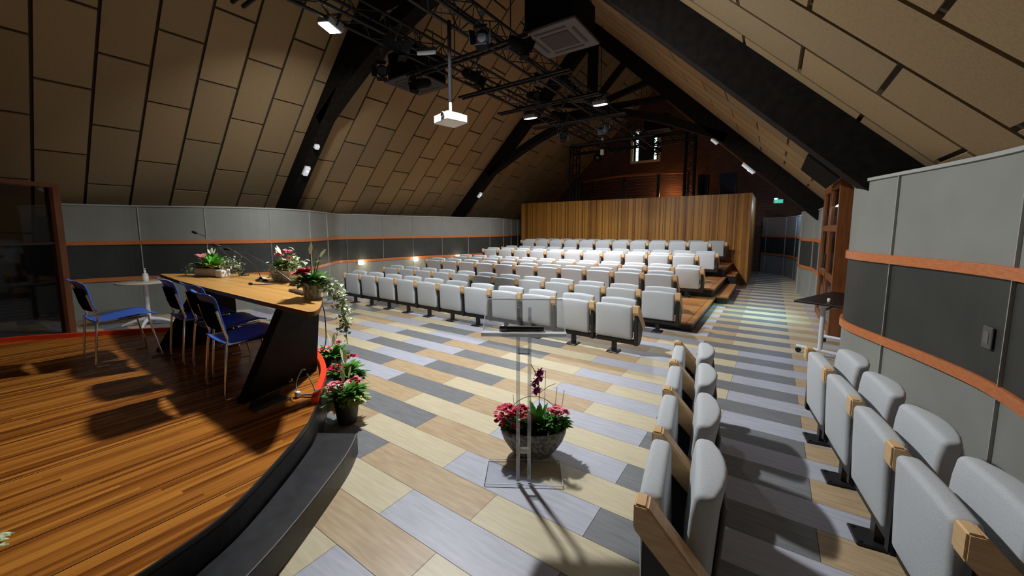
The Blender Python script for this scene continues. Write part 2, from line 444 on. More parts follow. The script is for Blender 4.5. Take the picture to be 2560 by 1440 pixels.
# gable window: dark shutter with daylight slits
wt = thing('window_1', 'small gable window with dark blind and bright slits of daylight', 'window', (0, 0, 0)); wt['kind'] = 'structure'
m = MB()
for (cx, cz, sx, sz) in ((wx0+0.05, (wz0+wz1)/2, 0.1, wz1-wz0), (wx1-0.05, (wz0+wz1)/2, 0.1, wz1-wz0), ((wx0+wx1)/2, wz0+0.045, wx1-wx0-0.2, 0.09), ((wx0+wx1)/2, wz1-0.045, wx1-wx0-0.2, 0.09)):
    m.box((cx, GY+0.06, cz), (sx, 0.24, sz))
m.build('window_frame', mat('pale_reveal', (0.75, 0.68, 0.45), 0.6), wt)
m = MB(); m.box(((wx0+wx1)/2, GY+0.27, (wz0+wz1)/2), (wx1-wx0, 0.02, wz1-wz0)); m.build('pane', M_daylight, wt)
m = MB(); wc = (wx0+wx1)/2
m.box((wc, GY+0.10, (wz0+wz1)/2+0.04), (0.68, 0.03, wz1-wz0-0.12)); m.box((wx0+0.14, GY+0.1, (wz0+wz1)/2), (0.10, 0.03, wz1-wz0-0.1)); m.box((wx1-0.14, GY+0.1, (wz0+wz1)/2), (0.10, 0.03, wz1-wz0-0.1))
for k in range(5):
    z = wz0+0.3+k*0.26
    m.box((wx0+0.25, GY+0.09, z), (0.14, 0.02, 0.02)); m.box((wx1-0.25, GY+0.09, z), (0.14, 0.02, 0.02))
m.build('blind', mat('window_blind', (0.012, 0.018, 0.018), 0.7), wt)

# curved side walls: light panel / orange band / dark panel / orange band / light panel
def banded_wall(name, pts, label, th, seam_pts, sgn):
    root = thing(name, label, 'wall'); root['kind'] = 'structure'
    MBs = MB(); MBs.wall(pts, 1.40, 2.02, th); MBs.build('upper_panel', M_wallgrey, root)
    m = MB(); m.wall(pts, 0.74, 1.33, th); m.build('middle_panel', M_walldark, root)
    m = MB(); m.wall(pts, 0.0, 0.67, th); m.build('lower_panel', M_wallgrey, root)
    def off(d):
        P = [Vector((p[0], p[1])) for p in pts]; n = len(P); Q = []
        for i in range(n):
            t = (P[min(i+1, n-1)]-P[max(i-1, 0)]).normalized(); Q.append(tuple(P[i]+Vector((-t.y, t.x))*d))
        return Q
    front = off(-0.02*sgn)
    for z in (1.33, 0.67):
        m = MB(); m.wall(front, z, z+0.07, th+0.02*sgn); m.build('wood_band', M_orangewood, root)
    m = MB(); m.wall(off(-0.015*sgn), 2.02, 2.045, th+0.03*sgn); m.build('top_rail', M_seam, root)
    m = MB()
    P = [Vector((p[0], p[1])) for p in pts]; acc = [0]
    for a, b2 in zip(P[:-1], P[1:]): acc.append(acc[-1]+(b2-a).length)
    d = min(range(len(P)), key=lambda j: (P[j]-Vector(seam_pts)).length); d = acc[d] % 1.05
    while d < acc[-1]:
        i = max(j for j in range(len(acc)) if acc[j] <= d); i = min(i, len(P)-2)
        t = (P[i+1]-P[i]).normalized(); p = P[i]+t*(d-acc[i]); nrm = Vector((-t.y, t.x))*(-sgn)
        for z0, z1 in ((0.0, 0.67), (0.74, 1.33), (1.40, 2.02)):
            a = p+nrm*0.002; c = a+nrm*0.004
            m.bar((c.x, c.y, z0), (c.x, c.y, z1), 0.022, 0.006, up=(t.x, t.y, 0))
        d += 1.05
    m.build('panel_seam', M_seam, root)
    return root
LW = smooth_curve([(-9.98, 1.02), (-9.9, 1.4), (-9.67, 1.92), (-8.97, 2.72), (-8.55, 3.6), (-8.78, 4.5), (-9.5, 5.4), (-10.0, 5.95), (-10.05, 6.3), (-9.75, 6.85), (-9.68, 7.7), (-9.5, 8.6), (-9.2, 9.5), (-8.9, 10.6), (-8.8, 11.6), (-9.0, 12.7), (-9.5, 14.2), (-9.9, 16)], 7)
LW = [(p.x, p.y) for p in [v.to_3d() for v in LW]]
banded_wall('wall_left', LW, 'wavy grey and charcoal panel wall with two orange wood bands, left', 0.08, (-8.97, 2.72), 1)
RW = smooth_curve([(1.5, 5.75), (1.05, 5.55), (0.75, 5.3), (0.62, 4.95), (0.64, 4.6), (0.79, 4.18), (0.95, 3.75), (1.07, 3.3), (1.10, 2.8), (1.12, 2.0), (1.16, 0.8), (1.2, -0.5), (1.25, -3)], 7)
RW = [(p.x, p.y) for p in RW]
banded_wall('wall_right', RW, 'bulging grey and charcoal panel wall with orange bands, right foreground', 0.08, (0.79, 4.18), 1)
RW2 = smooth_curve([(-0.35, 17.3), (0.2, 16.6), (0.55, 15.6), (0.66, 14.2), (0.62, 12.9), (0.58, 12.2), (0.62, 11.7), (0.78, 11.0), (0.80, 10.3), (0.80, 9.5)], 7)
RW2 = [(p.x, p.y) for p in RW2]
o = banded_wall('wall_right_rear', RW2, 'grey panel wall with orange bands at far end of the right aisle', 0.08, (0.66, 14.2), 1)

# outer side walls close the room under the eaves, and the wall behind the camera
mat('dark_plaster', (0.05, 0.045, 0.04), 0.9)
m = MB(); m.box((-11.12, 7, 0.66), (0.2, 21, 1.32)); struct(m.build('wall_outer_left', noisy('dark_eaves_brick', (0.025, 0.02, 0.018), (0.05, 0.04, 0.035), (1, 4, 14), 3, 0.9)), 'dark eaves wall behind the left panels', 'wall')
m = MB(); m.box((1.75, 0.6, 1.0), (0.2, 8.2, 2.0)); m.box((1.75, 13.4, 1.0), (0.2, 8.2, 2.0)); struct(m.build('wall_outer_right', MATS['dark_plaster']), 'dark eaves wall behind the right panels', 'wall')
m = MB(); m.box((-4.6, -3.6, 3.6), (14.8, 0.2, 7.8)); struct(m.build('wall_front', noisy('front_plaster', (0.16, 0.14, 0.11), (0.19, 0.165, 0.13), (1, 1, 1), 4, 0.9)), 'plain plaster wall closing the hall at the stage end', 'wall')

# slatted wooden screen behind the seats
M_slat = strips('slatted_oak', 0, 0.062, [(0.13, 0.045, 0.008), (0.31, 0.125, 0.018), (0.45, 0.20, 0.03), (0.56, 0.27, 0.045)], 0.014, 0.245, 0.03, grain=(10, 10, 0.5), rough=0.42)
scr = thing('wall_rear', 'tall slatted wooden screen wall behind the top row of seats', 'wall', (0, 0, 0)); scr['kind'] = 'structure'
m = MB(); m.box((-4.93, 14.07, 1.365), (8.36, 0.14, 2.73), 0.004, 1); m.build('slat_panel', M_slat, scr)
m = MB(); m.box((-0.655, 14.5, 1.325), (0.20, 3.2, 2.65), 0.004, 1); m.build('return_panel', strips('slatted_oak_side', 0, 0.062, [(0.15, 0.055, 0.010), (0.31, 0.13, 0.02), (0.44, 0.20, 0.032)], grain=(8, 8, 0.6), rough=0.42), scr)
for i in range(10):
    o = MB().lathe([(0.012, 0), (0.012, 0.012), (0.004, 0.018)], 10).build('screw_cap', M_chrome, None)
    o.rotation_euler = (PI/2, 0, 0); o.location = (-6.55+i*0.43, 13.995, 2.06)
    tag(o, '%s bright round stud from the left on the slatted wooden screen' % ORD[i], 'stud', 'studs on the wooden screen')

# ------------------------------------------------------------------ TIERED PLATFORMS
M_deck = strips('tier_deck', 1, 0.09, [(0.20, 0.075, 0.02), (0.36, 0.15, 0.04), (0.45, 0.20, 0.06)], 0.006, 0.09, 0, grain=(1, 12, 1), rough=0.35, seg=1.3, along=0)
M_decktrim = noisy('tier_trim', (0.30, 0.12, 0.035), (0.42, 0.18, 0.055), (3, 20, 3), 4, 0.35)
tiers = [(6.41, 0.0, 0.135, -8.55, -0.955, 'lowest'), (9.16, 0.135, 0.327, -8.5, -0.98, 'middle'), (11.72, 0.327, 0.557, -8.45, -1.01, 'highest')]
for ya, zb, zt, xl, xr, nm in tiers:
    t = thing('seating_platform', '%s wooden seating tier with dark front riser under the grey seats' % nm, 'platform', (xr, ya, zb))
    m = MB(); m.box(((xl-xr)/2-0.01, (13.98-ya)/2+0.01, (zt-zb)/2-0.015), (xr-xl-0.02, 13.97-ya, zt-zb-0.03)); m.build('riser', M_black, t)
    m = MB(); m.box(((xl-xr)/2-0.05, (13.98-ya)/2+0.05, zt-zb-0.015), (xr-xl-0.1, 13.97-ya-0.1, 0.03)); m.build('deck', M_deck, t)
    m = MB(); m.box((-0.0475, (13.98-ya)/2, zt-zb-0.0175), (0.095, 13.97-ya, 0.036), 0.004, 1); m.box(((xl-xr)/2-0.05, 0.045, zt-zb-0.0165), (xr-xl-0.1, 0.09, 0.034), 0.004, 1)
    m.build('edge_trim', M_decktrim, t)
for (x0, x1, ya, yb, h, lab) in ((-0.95, -0.725, 9.25, 11.6, 0.165, 'low wooden step box on the aisle floor beside the middle tier'), (-1.0, -0.775, 11.75, 12.85, 0.38, 'taller wooden step box on the aisle floor beside the highest tier')):
    t = thing('step_box', lab, 'step', ((x0+x1)/2, ya, 0))
    m = MB(); m.box((0, (yb-ya)/2, h/2-0.02), (x1-x0-0.02, yb-ya-0.02, h-0.04)); m.build('box_base', M_black, t)
    m = MB(); m.box((0, (yb-ya)/2, h-0.02), (x1-x0, yb-ya, 0.04), 0.004, 1); m.build('tread', M_decktrim, t)

# ------------------------------------------------------------------ AUDITORIUM SEATS
def pad_mesh(w, t, z0, z1, ybot, ytop, r, bulge=0.012, lip=0.0, back=0.0):
    """upright upholstered pad: rounded slab between z0..z1, leaning from ybot to ytop, front face at y"""
    m = MB(); nx, nz = 8, 10
    bm = bmesh.new(); bmesh.ops.create_cube(bm, size=1)
    for v in bm.verts: v.co = Vector((v.co.x*w, v.co.y*t, v.co.z*(z1-z0)))
    bmesh.ops.bevel(bm, geom=list(bm.edges), offset=r, segments=4, affect='EDGES', profile=0.5)
    bmesh.ops.subdivide_edges(bm, edges=[e for e in bm.edges if e.calc_length() > 0.12], cuts=5, use_grid_fill=True)
    H = z1-z0
    for v in bm.verts:
        f = (v.co.z/H)+0.5
        c = math.cos(max(-1, min(1, v.co.x/(w*0.5)))*PI/2)
        d = math.sin(max(0, min(1, f))*PI)
        if v.co.y < 0: v.co.y -= bulge*c*d
        elif back: v.co.y += back*c**0.7
        v.co.z += 0.010*c*(1 if f > 0.8 else 0)
        v.co.y += ybot + (ytop-ybot)*f + t/2 + lip*max(0, f-0.72)**2
        v.co.z += (z0+z1)/2
    return m.frombm(bm, 0, True)
def make_seat(pitch, tail):
    """local: front towards -y, x across, z up, centred on the seat"""
    w = pitch-0.10
    t = thing('auditorium_seat', 'prototype', 'seat')
    pad_mesh(w, 0.085, 0.20, 0.635, 0.022, 0.004, 0.026).build('seat_pan', M_fabric, t)
    bo = pad_mesh(w-0.006, 0.058, 0.27, 0.685, 0.155, 0.180, 0.024, -0.010, 0.15, 0.055).build('backrest', M_fabric, t)
    m = MB(); m.box((0, 0.281, 0.42), (0.20, 0.016, 0.34), 0.006, 1, rot=(-0.06, 0, 0)); m.build('back_shell', M_shell, bo)
    m = MB(); m.box((0, 0.09, 0.162), (pitch, 0.075, 0.06), 0.008, 1); m.build('beam', M_black, t)
    m = MB(); m.box((0, 0.09, 0.072), (0.055, 0.05, 0.13)); m.box((0, 0.07, 0.008), (0.15, 0.17, 0.016), 0.004, 1)
    for sx in (-1, 1):
        for sy in (-1, 1): m.lathe([(0.009, 0.016), (0.009, 0.022)], 8, (sx*0.055, 0.07+sy*0.065, 0))
    m.build('foot', M_black, t)
    arms(t, -pitch/2)
    return t
ARM_POLY = [(0.0, 0.652), (0.0, 0.555), (0.27, 0.28), (0.325, 0.335), (0.045, 0.652)]
FR_POLY = [(0.03, 0.565), (0.03, 0.13), (0.13, 0.12), (0.20, 0.17), (0.235, 0.26), (0.235, 0.32), (0.06, 0.545)]
arm_me = None; frame_me = None
def arms(t, x):
    global arm_me, frame_me
    if arm_me is None:
        m = MB(); m.extrude_yz(ARM_POLY, -0.039, 0.039); a = m.build('armrest', M_arm, t)
        bm = bmesh.new(); bm.from_mesh(a.data); bmesh.ops.bevel(bm, geom=list(bm.edges), offset=0.007, segments=3, affect='EDGES'); bm.to_mesh(a.data); bm.free()
        a.location.x = x; arm_me = a.data
        m = MB(); m.extrude_yz(FR_POLY, -0.026, 0.026); f = m.build('side_frame', M_black, t); f.location.x = x; frame_me = f.data
        bm = bmesh.new(); bm.from_mesh(f.data); bmesh.ops.bevel(bm, geom=list(bm.edges), offset=0.008, segments=2, affect='EDGES'); bm.to_mesh(f.data); bm.free()
    else:
        for nm, me in (('armrest', arm_me), ('side_frame', frame_me)):
            o = bpy.data.objects.new(nm, me); COL.objects.link(o); o.parent = t; o.location.x = x
PITCH = 0.589
proto_main = make_seat(PITCH, False); used_main = [False]
rows = [(11, -1.36, 4.72, 0.0, -0.012, 'front'), (12, -1.13, 6.06, 0.0, -0.006, 'second'), (11, -1.42, 7.28, 0.135, 0, 'third'), (12, -1.19, 8.82, 0.135, 0, 'fourth'),
        (11, -1.46, 9.86, 0.327, 0, 'fifth'), (12, -1.20, 11.40, 0.327, 0, 'sixth'), (11, -1.49, 12.25, 0.557, 0, 'seventh'), (12, -1.20, 13.55, 0.557, 0, 'top')]
for n, xr, y, z, rz, nm in rows:
    for i in range(n):          # i = 0 is the leftmost seat
        d = (n-i-0.5)*PITCH
        o = proto_main if not used_main[0] else copy_tree(proto_main)
        used_main[0] = True
        o.location = (xr-d*math.cos(rz), y-d*math.sin(rz), z); o.rotation_euler = (0, 0, rz)
        o['label'] = 'folded grey auditorium seat, %s from the left in the %s row' % (ORD[i], nm)
        o['group'] = 'grey auditorium seats in the main block'
        if i == n-1:
            last = o
    arms(last, PITCH/2)
PS = 0.535
proto_side = make_seat(PS, True); used_side = [False]
for (xa, ya), (xb, yb), which in (((-0.645, 3.41), (-0.35, 1.29), 'nearer'), ((0.272, 3.83), (0.554, 1.76), 'wall-side')):
    dx, dy = xb-xa, yb-ya; ang = math.atan2(dy, dx); Ln = math.hypot(dx, dy); p = Ln/4
    for i in range(4):
        o = proto_side if not used_side[0] else copy_tree(proto_side)
        used_side[0] = True
        f = (i+0.5)/4
        o.location = (xa+dx*f, ya+dy*f, 0); o.rotation_euler = (0, 0, ang)
        if which == 'nearer':
            o['label'] = 'grey folded seat in the short aisle row beside the lectern, %s from its far end' % ORD[i]
        else:
            o['label'] = 'grey folded seat in the short row along the curved wall, %s from its far end' % ORD[i]
        o['group'] = 'grey auditorium seats in the short side rows'
        if i == 3: last = o
    arms(last, PS/2)

# ------------------------------------------------------------------ STAGE
stage_pts = [(-1.90, -0.2), (-1.88, 0.1), (-1.915, 0.35), (-2.0, 0.60), (-2.224, 0.91), (-2.47, 1.20), (-2.62, 1.33), (-2.75, 1.43), (-3.28, 1.80), (-3.86, 2.03), (-4.5, 2.16), (-5.2, 2.12), (-5.9, 1.80), (-6.44, 1.38), (-6.99, 0.70), (-7.35, 0.18), (-7.6, -0.5), (-7.6, -2.0), (-5.5, -3.2), (-3.0, -3.2), (-2.1, -1.5)]
sp = [(p.x, p.y) for p in smooth_curve(stage_pts, 6, True)]
stg = thing('stage', 'low curved stage with glossy brown strip deck and black edge', 'stage', (-4.5, 0, 0))
def rel(poly, c): return [(x-c[0], y-c[1]) for x, y in poly]
M_stage = strips('stage_strips', 0, 0.027, [(0.09, 0.022, 0.005), (0.25, 0.078, 0.012), (0.42, 0.155, 0.024), (0.56, 0.225, 0.036)], 0.007, 0.34, 0.055, grain=(14, 0.7, 1), rough=0.25, seg=2.2, along=1)
SP = rel(sp, (-4.5, 0))
MB().prism(SP, 0.0, 0.283).build('riser', M_blackpaint, stg)
cen = Vector((0, -0.5))
inner = [((x)*0.996, (y)*0.996) for x, y in SP]
MB().prism(inner, 0.28, 0.30).build('deck', M_stage, stg)
# thin black rim
def strip_path(pts, wdt, z0, z1):
    m = MB(); m.wall(pts, z0, z1, wdt); return m
rim = [p for p in SP] + [SP[0]]
strip_path(rim, 0.012, 0.27, 0.304).build('rim', mat('rim_black', (0.02, 0.02, 0.02), 0.35), stg)
# red lip along the audience edge and the back
i0 = min(range(len(sp)), key=lambda i: (sp[i][0]+2.75)**2+(sp[i][1]-1.43)**2)
i1 = min(range(len(sp)), key=lambda i: (sp[i][0]+7.6)**2+(sp[i][1]+2.0)**2)
lip = SP[i0:i1+1]
strip_path(lip, 0.045, 0.27, 0.35).build('red_edge', M_red, stg)
# black step in front
stp = thing('stage_step', 'black curved step along the front edge of the stage', 'step', (-2.1, 0.7, 0))
outer = [(-1.62, -0.4), (-1.62, 0.1), (-1.655, 0.33), (-1.74, 0.57), (-1.89, 0.85), (-2.176, 1.283), (-2.37, 1.50)]
innr = [(-1.892, -0.2), (-1.872, 0.1), (-1.905, 0.35), (-1.992, 0.605), (-2.215, 0.92), (-2.46, 1.21), (-2.61, 1.345)]
oc = smooth_curve(outer, 6); ic = smooth_curve(innr, 6)
poly = [(p.x+2.1, p.y-0.7) for p in oc]+[(p.x+2.1, p.y-0.7) for p in reversed(ic)]
n = len(oc); m = MB(); Z = 0.15
vs = [(p.x+2.1, p.y-0.7, Z) for p in oc]+[(p.x+2.1, p.y-0.7, Z) for p in ic]+[(p.x+2.1, p.y-0.7, 0) for p in oc]+[(p.x+2.1, p.y-0.7, 0) for p in ic]
fs = []
for i in range(n-1):
    fs += [[i, i+1, n+i+1, n+i], [2*n+i, 2*n+i+1, i+1, i], [n+i, n+i+1, 3*n+i+1, 3*n+i]]
fs += [[0, n, 3*n, 2*n], [n-1, 2*n-1, 4*n-1, 3*n-1]]
m.add(vs, fs); m.build('tread', M_blackpaint, stp)
e = [(p.x+2.1, p.y-0.7) for p in oc]
strip_path(e, 0.006, 0.142, 0.153).build('nosing', mat('worn_edge', (0.16, 0.16, 0.16), 0.4), stp)

# ------------------------------------------------------------------ CONFERENCE TABLE ON STAGE
tb = thing('conference_table', 'long oak speakers table with black slanted legs on the stage', 'table', (-4.4, 1.6, 0.3))
far = smooth_curve([(-6.42, 1.46), (-5.565, 2.0), (-5.05, 2.19), (-4.38, 2.20), (-3.65, 1.98), (-3.09, 1.695), (-2.70, 1.46), (-2.585, 1.36), (-2.60, 1.32)], 6)
tp = [(p.x+4.4, p.y-1.6) for p in far]+[(-3.4+4.4, 1.318-1.6), (-4.26+4.4, 1.327-1.6), (-5.34+4.4, 1.346-1.6), (-6.38+4.4, 1.42-1.6)]
m = MB(); m.prism(tp, 0.705, 0.74, 1, 0, 1); m.build('table_top', [M_tabletop, M_tableedge], tb)
def slab(m, pts, th):     # trapezoid panel, four 3D corners, thickness vector
    th = Vector(th); vs = [Vector(p) for p in pts]; vs = vs+[v+th for v in vs]
    m.add(vs, [[0, 1, 2, 3], [7, 6, 5, 4], [0, 4, 5, 1], [1, 5, 6, 2], [2, 6, 7, 3], [3, 7, 4, 0]])
m = MB(); slab(m, [(-3.19+4.4, 1.11-1.6, 0), (-3.43+4.4, 1.79-1.6, 0), (-3.13+4.4, 1.69-1.6, 0.705), (-3.03+4.4, 1.36-1.6, 0.705)], (-0.07, -0.025, 0)); m.build('leg', M_legpaint, tb)
m = MB(); slab(m, [(-5.50+4.4, 1.14-1.6, 0), (-5.27+4.4, 1.83-1.6, 0), (-5.05+4.4, 1.75-1.6, 0.705), (-5.02+4.4, 1.38-1.6, 0.705)], (0.07, -0.025, 0)); m.build('leg', M_legpaint, tb)
m = MB(); m.bar((-5.05+4.4, 0.0, 0.62), (-3.27+4.4, 0.02, 0.60), 0.05, 0.04); m.bar((-5.15+4.4, 0.05, 0.30), (-3.36+4.4, 0.05, 0.30), 0.04, 0.04); m.build('stretcher', M_black, tb)
m = MB(); m.box((-4.05+4.4, 1.93-1.6, 0.35), (0.14, 0.05, 0.70), 0.01, 1); m.build('support_leg', M_red, tb)
m = MB()
cpts = [(0.75+0.13*math.cos(a), 0.0, 0.43+0.12*math.sin(a)) for a in [i*2*PI/20 for i in range(21)]]
m.tube(cpts, 0.006, 6); m.build('cable_loop', M_black, tb)

# chairs
def make_chair():
    t = thing('stacking_chair', 'x', 'chair')
    # local: chair faces +y; seat 0.46 wide
    prof = [(-0.22, 0.445), (-0.19, 0.425), (-0.12, 0.42), (0.0, 0.438), (0.1, 0.452), (0.18, 0.455), (0.235, 0.435)]
    def shell(prof, wid, th, name, ma, rnd_end=0.04):
        m = MB(); n = len(prof); C = 7; vs = []
        for k in (0, 1):
            for i, (y, z) in enumerate(prof):
                ww = wid*(1.0 - (0.10 if i in (0, n-1) else 0))
                for j in range(C):
                    u = j/(C-1)*2-1
                    dz = 0.012*u*u
                    if name == 'seat': vs.append((u*ww/2, y, z+dz-k*th))
                    else: vs.append((u*ww/2, y+0.03*u*u-k*th, z))
        fs = []
        for i in range(n-1):
            for j in range(C-1):
                a = i*C+j; fs.append([a, a+1, a+C+1, a+C]); b = n*C+a; fs.append([b+1, b, b+C, b+C+1])
        for i in range(n-1):
            for j in (0, C-1): a = i*C+j; fs.append([a, a+C, n*C+a+C, n*C+a])
        for j in range(C-1):
            for i in (0, n-1): a = i*C+j; fs.append([a, n*C+a, n*C+a+1, a+1])
        m.add(vs, fs, 0, True); return m.build(name, ma, t)
    p2 = [smooth_curve([(y, z, 0) for y, z in prof], 3)]
    shell([(v.x, v.y) for v in p2[0]], 0.45, 0.012, 'seat', M_blue)
    bprof = [(-0.215, 0.53), (-0.235, 0.60), (-0.25, 0.68), (-0.262, 0.75), (-0.28, 0.80), (-0.315, 0.83)]
    bo = shell([(v.x, v.y) for v in smooth_curve([(y, z, 0) for y, z in bprof], 3)], 0.45, 0.012, 'backrest', M_blue)
    m = MB(); vs = []
    for y, z in [(-0.230, 0.538), (-0.249, 0.60), (-0.264, 0.68), (-0.277, 0.75)]:
        for j in range(5):
            u = j/4*2-1; vs.append((u*0.205, y-0.009+0.03*u*u*0.83, z))
    m.add(vs, [[i*5+j, i*5+j+1, (i+1)*5+j+1, (i+1)*5+j] for i in range(3) for j in range(4)], 0, True); m.build('back_shade_sheet', M_backshade, bo)  # dark sheet paints the shade on the back of the blue shell
    for sx in (-1, 1):
        m = MB(); m.tube(smooth_curve([(sx*0.225, -0.20, 0.435), (sx*0.235, -0.215, 0.30), (sx*0.24, -0.235, 0.06), (sx*0.24, -0.235, 0.012)], 4), 0.009, 8); m.tube([(sx*0.24, -0.235, 0.012), (sx*0.24, -0.15, 0.010)], 0.009, 8); m.build('leg', M_chrome, t)
        m = MB(); m.tube(smooth_curve([(sx*0.215, 0.16, 0.44), (sx*0.225, 0.19, 0.25), (sx*0.24, 0.235, 0.012)], 4), 0.009, 8); m.tube([(sx*0.24, 0.235, 0.012), (sx*0.24, 0.15, 0.010)], 0.009, 8); m.build('leg', M_chrome, t)
        m = MB(); m.tube(smooth_curve([(sx*0.225, -0.20, 0.435), (sx*0.228, -0.19, 0.47), (sx*0.226, -0.205, 0.53), (sx*0.228, -0.245, 0.70)], 4), 0.009, 8); m.tube([(sx*0.225, -0.2, 0.43), (sx*0.215, 0.16, 0.435)], 0.008, 8); m.build('side_rail', M_chrome, t)
    return t
ch = make_chair()
for i, (x, y, rz, lab) in enumerate([(-5.42, 0.87, 0.03, 'blue plastic chair standing alone at the left, away from the table'), (-4.83, 1.38, -0.05, 'blue chair tucked under the left part of the table'),
                             (-4.20, 1.40, 0.0, 'blue chair at the middle of the table, half hidden by the nearest one'), (-3.58, 1.30, -0.06, 'blue chair with dark seat nearest the right table leg')]):
    o = ch if i == 0 else copy_tree(ch)
    o.location = (x, y, 0.3); o.rotation_euler = (0, 0, rz); o['label'] = lab; o['group'] = 'blue chairs on the stage'

# ------------------------------------------------------------------ PLANTS
def leaf(m, base, d, L, Wd, droop=0.3, mi=0, up=(0, 0, 1), segs=4):
    base = Vector(base); d = Vector(d).normalized(); s = d.cross(Vector(up))
    if s.length < 1e-3: s = Vector((1, 0, 0))
    s.normalize(); nn = s.cross(d).normalized(); vs = []
    for i in range(segs+1):
        t = i/segs; p = base+d*(L*t)+Vector((0, 0, -droop*L*t*t))
        w2 = Wd*0.5*math.sin(PI*min(1, 0.12+t*0.88))**0.8 if i < segs else 0.001
        vs += [p-s*w2+nn*w2*0.25, p, p+s*w2+nn*w2*0.25]
    fs = []
    for i in range(segs):
        for j in (0, 1): a = i*3+j; fs.append([a, a+1, a+4, a+3])
    m.add(vs, fs, mi, True)
def flower(m, c, r, mi=0, n=5, R=random, tilt=0.6):
    c = Vector(c); ax = Vector((R.uniform(-tilt, tilt), R.uniform(-tilt, tilt), 1)).normalized()
    a = ax.orthogonal().normalized(); b2 = ax.cross(a); th0 = R.uniform(0, PI)
    for k in range(n):
        th = th0+2*PI*k/n; d = a*math.cos(th)+b2*math.sin(th); s = ax.cross(d)
        vs = [c, c+d*r*0.55+s*r*0.42+ax*r*0.25, c+d*r+ax*r*0.18, c+d*r*0.55-s*r*0.42+ax*r*0.25]
        m.add(vs, [[0, 1, 2, 3]], mi, True)
def cluster(m, c, rad, nfl, fr, mi=0, R=random, flat=0.6):
    for _ in range(nfl):
        u = R.uniform(0, 2*PI); v = math.sqrt(R.random())
        p = (c[0]+rad*v*math.cos(u), c[1]+rad*v*math.sin(u), c[2]+rad*flat*(1-v*v)*R.uniform(0.7, 1.1))
        flower(m, p, fr*R.uniform(0.8, 1.2), mi, 5, R)
def bush(m, c, rx, ry, h, n, L, Wd, R, mi=0, spread=1.0, up=0.6, droop=0.35):
    for _ in range(n):
        u = R.uniform(0, 2*PI); v = math.sqrt(R.random())
        b = (c[0]+rx*v*math.cos(u)*0.7, c[1]+ry*v*math.sin(u)*0.7, c[2]+h*R.random()*0.5)
        d = (math.cos(u)*spread*(0.3+v), math.sin(u)*spread*(0.3+v), up*R.uniform(0.4, 1.4))
        leaf(m, b, d, L*R.uniform(0.6, 1.15), Wd*R.uniform(0.7, 1.2), droop, mi)
def trail(m, pts, n, L, Wd, R, mi=0, jit=0.03):
    P = smooth_curve(pts, 12)
    for _ in range(n):
        p = P[int(R.random()*(len(P)-1))]
        b = p+Vector((R.gauss(0, jit), R.gauss(0, jit), R.gauss(0, jit)))
        leaf(m, b, (R.uniform(-1, 1), R.uniform(-1, 1), R.uniform(-0.7, 0.5)), L*R.uniform(0.6, 1.2), Wd*R.uniform(0.7, 1.2), 0.2, mi, segs=2)
def stems(m, c, n, h, R, r=0.002, sp=0.1):
    for _ in range(n):
        x = R.uniform(-sp, sp); y = R.uniform(-sp, sp)
        m.tube([(c[0]+x*0.5, c[1]+y*0.5, c[2]), (c[0]+x, c[1]+y, c[2]+h*R.uniform(0.6, 1))], r, 5)
R1 = random.Random(11)
TZ = 1.04
# 1 white trough, left of the table
p1 = thing('flower_trough', 'white wicker trough of mixed plants with red bloom at table far end', 'planter', (-5.59, 1.72, TZ), 0.29)
m = MB(); m.box((0, 0, 0.05), (0.46, 0.13, 0.10), 0.025, 3); m.build('trough', M_wicker, p1)
m = MB(); m.box((0.25, -0.06, 0.045), (0.11, 0.09, 0.09), 0.02, 3); m.build('small_pot', mat('white_lace_pot', (0.78, 0.78, 0.78), 0.6), p1)
m = MB(); m.box((0, 0, 0.101), (0.40, 0.10, 0.01)); m.build('soil', M_soil, p1)
m = MB(); bush(m, (0.03, 0, 0.10), 0.09, 0.05, 0.08, 26, 0.22, 0.075, R1, 0, 0.6, 1.3, 0.3); m.build('broad_leaves', M_leafbright, p1)
m = MB(); bush(m, (-0.12, 0, 0.10), 0.10, 0.06, 0.08, 60, 0.12, 0.03, R1, 0, 0.8, 0.6); m.build('dark_foliage', M_leafdark, p1)
m = MB(); bush(m, (0.06, -0.03, 0.10), 0.12, 0.05, 0.05, 40, 0.12, 0.06, R1, 0, 0.8, 0.5); m.build('pale_leaves', M_leafyellow, p1)
m = MB(); trail(m, [(-0.10, 0, 0.13), (-0.25, -0.02, 0.13), (-0.36, -0.03, 0.06), (-0.40, -0.03, 0.02)], 60, 0.035, 0.03, R1, 0, 0.02); trail(m, [(0.15, 0, 0.15), (0.28, 0.03, 0.19), (0.36, 0.03, 0.14), (0.38, 0.02, 0.08)], 150, 0.03, 0.022, R1, 0, 0.04); m.build('trailing_leaves', M_leafvar, p1)
m = MB()
for k in range(5): leaf(m, (-0.10, -0.03, 0.22), (-0.9+0.2*k, -0.3+0.1*k, 0.5-0.1*k), 0.11, 0.06, 0.1)
m.build('red_bloom', M_petalpink, p1)
m = MB()
for d in ((-0.5, 0, 1), (0.05, 0, 1.4), (0.35, 0.1, 1), (0.12, 0.05, 1.5)):
    q = Vector((0.02, 0, 0.2)); dd = Vector(d).normalized(); leaf(m, q+dd*0.07, d, 0.08, 0.028, 0.05)
m.build('white_spathes', M_petalwhite, p1)
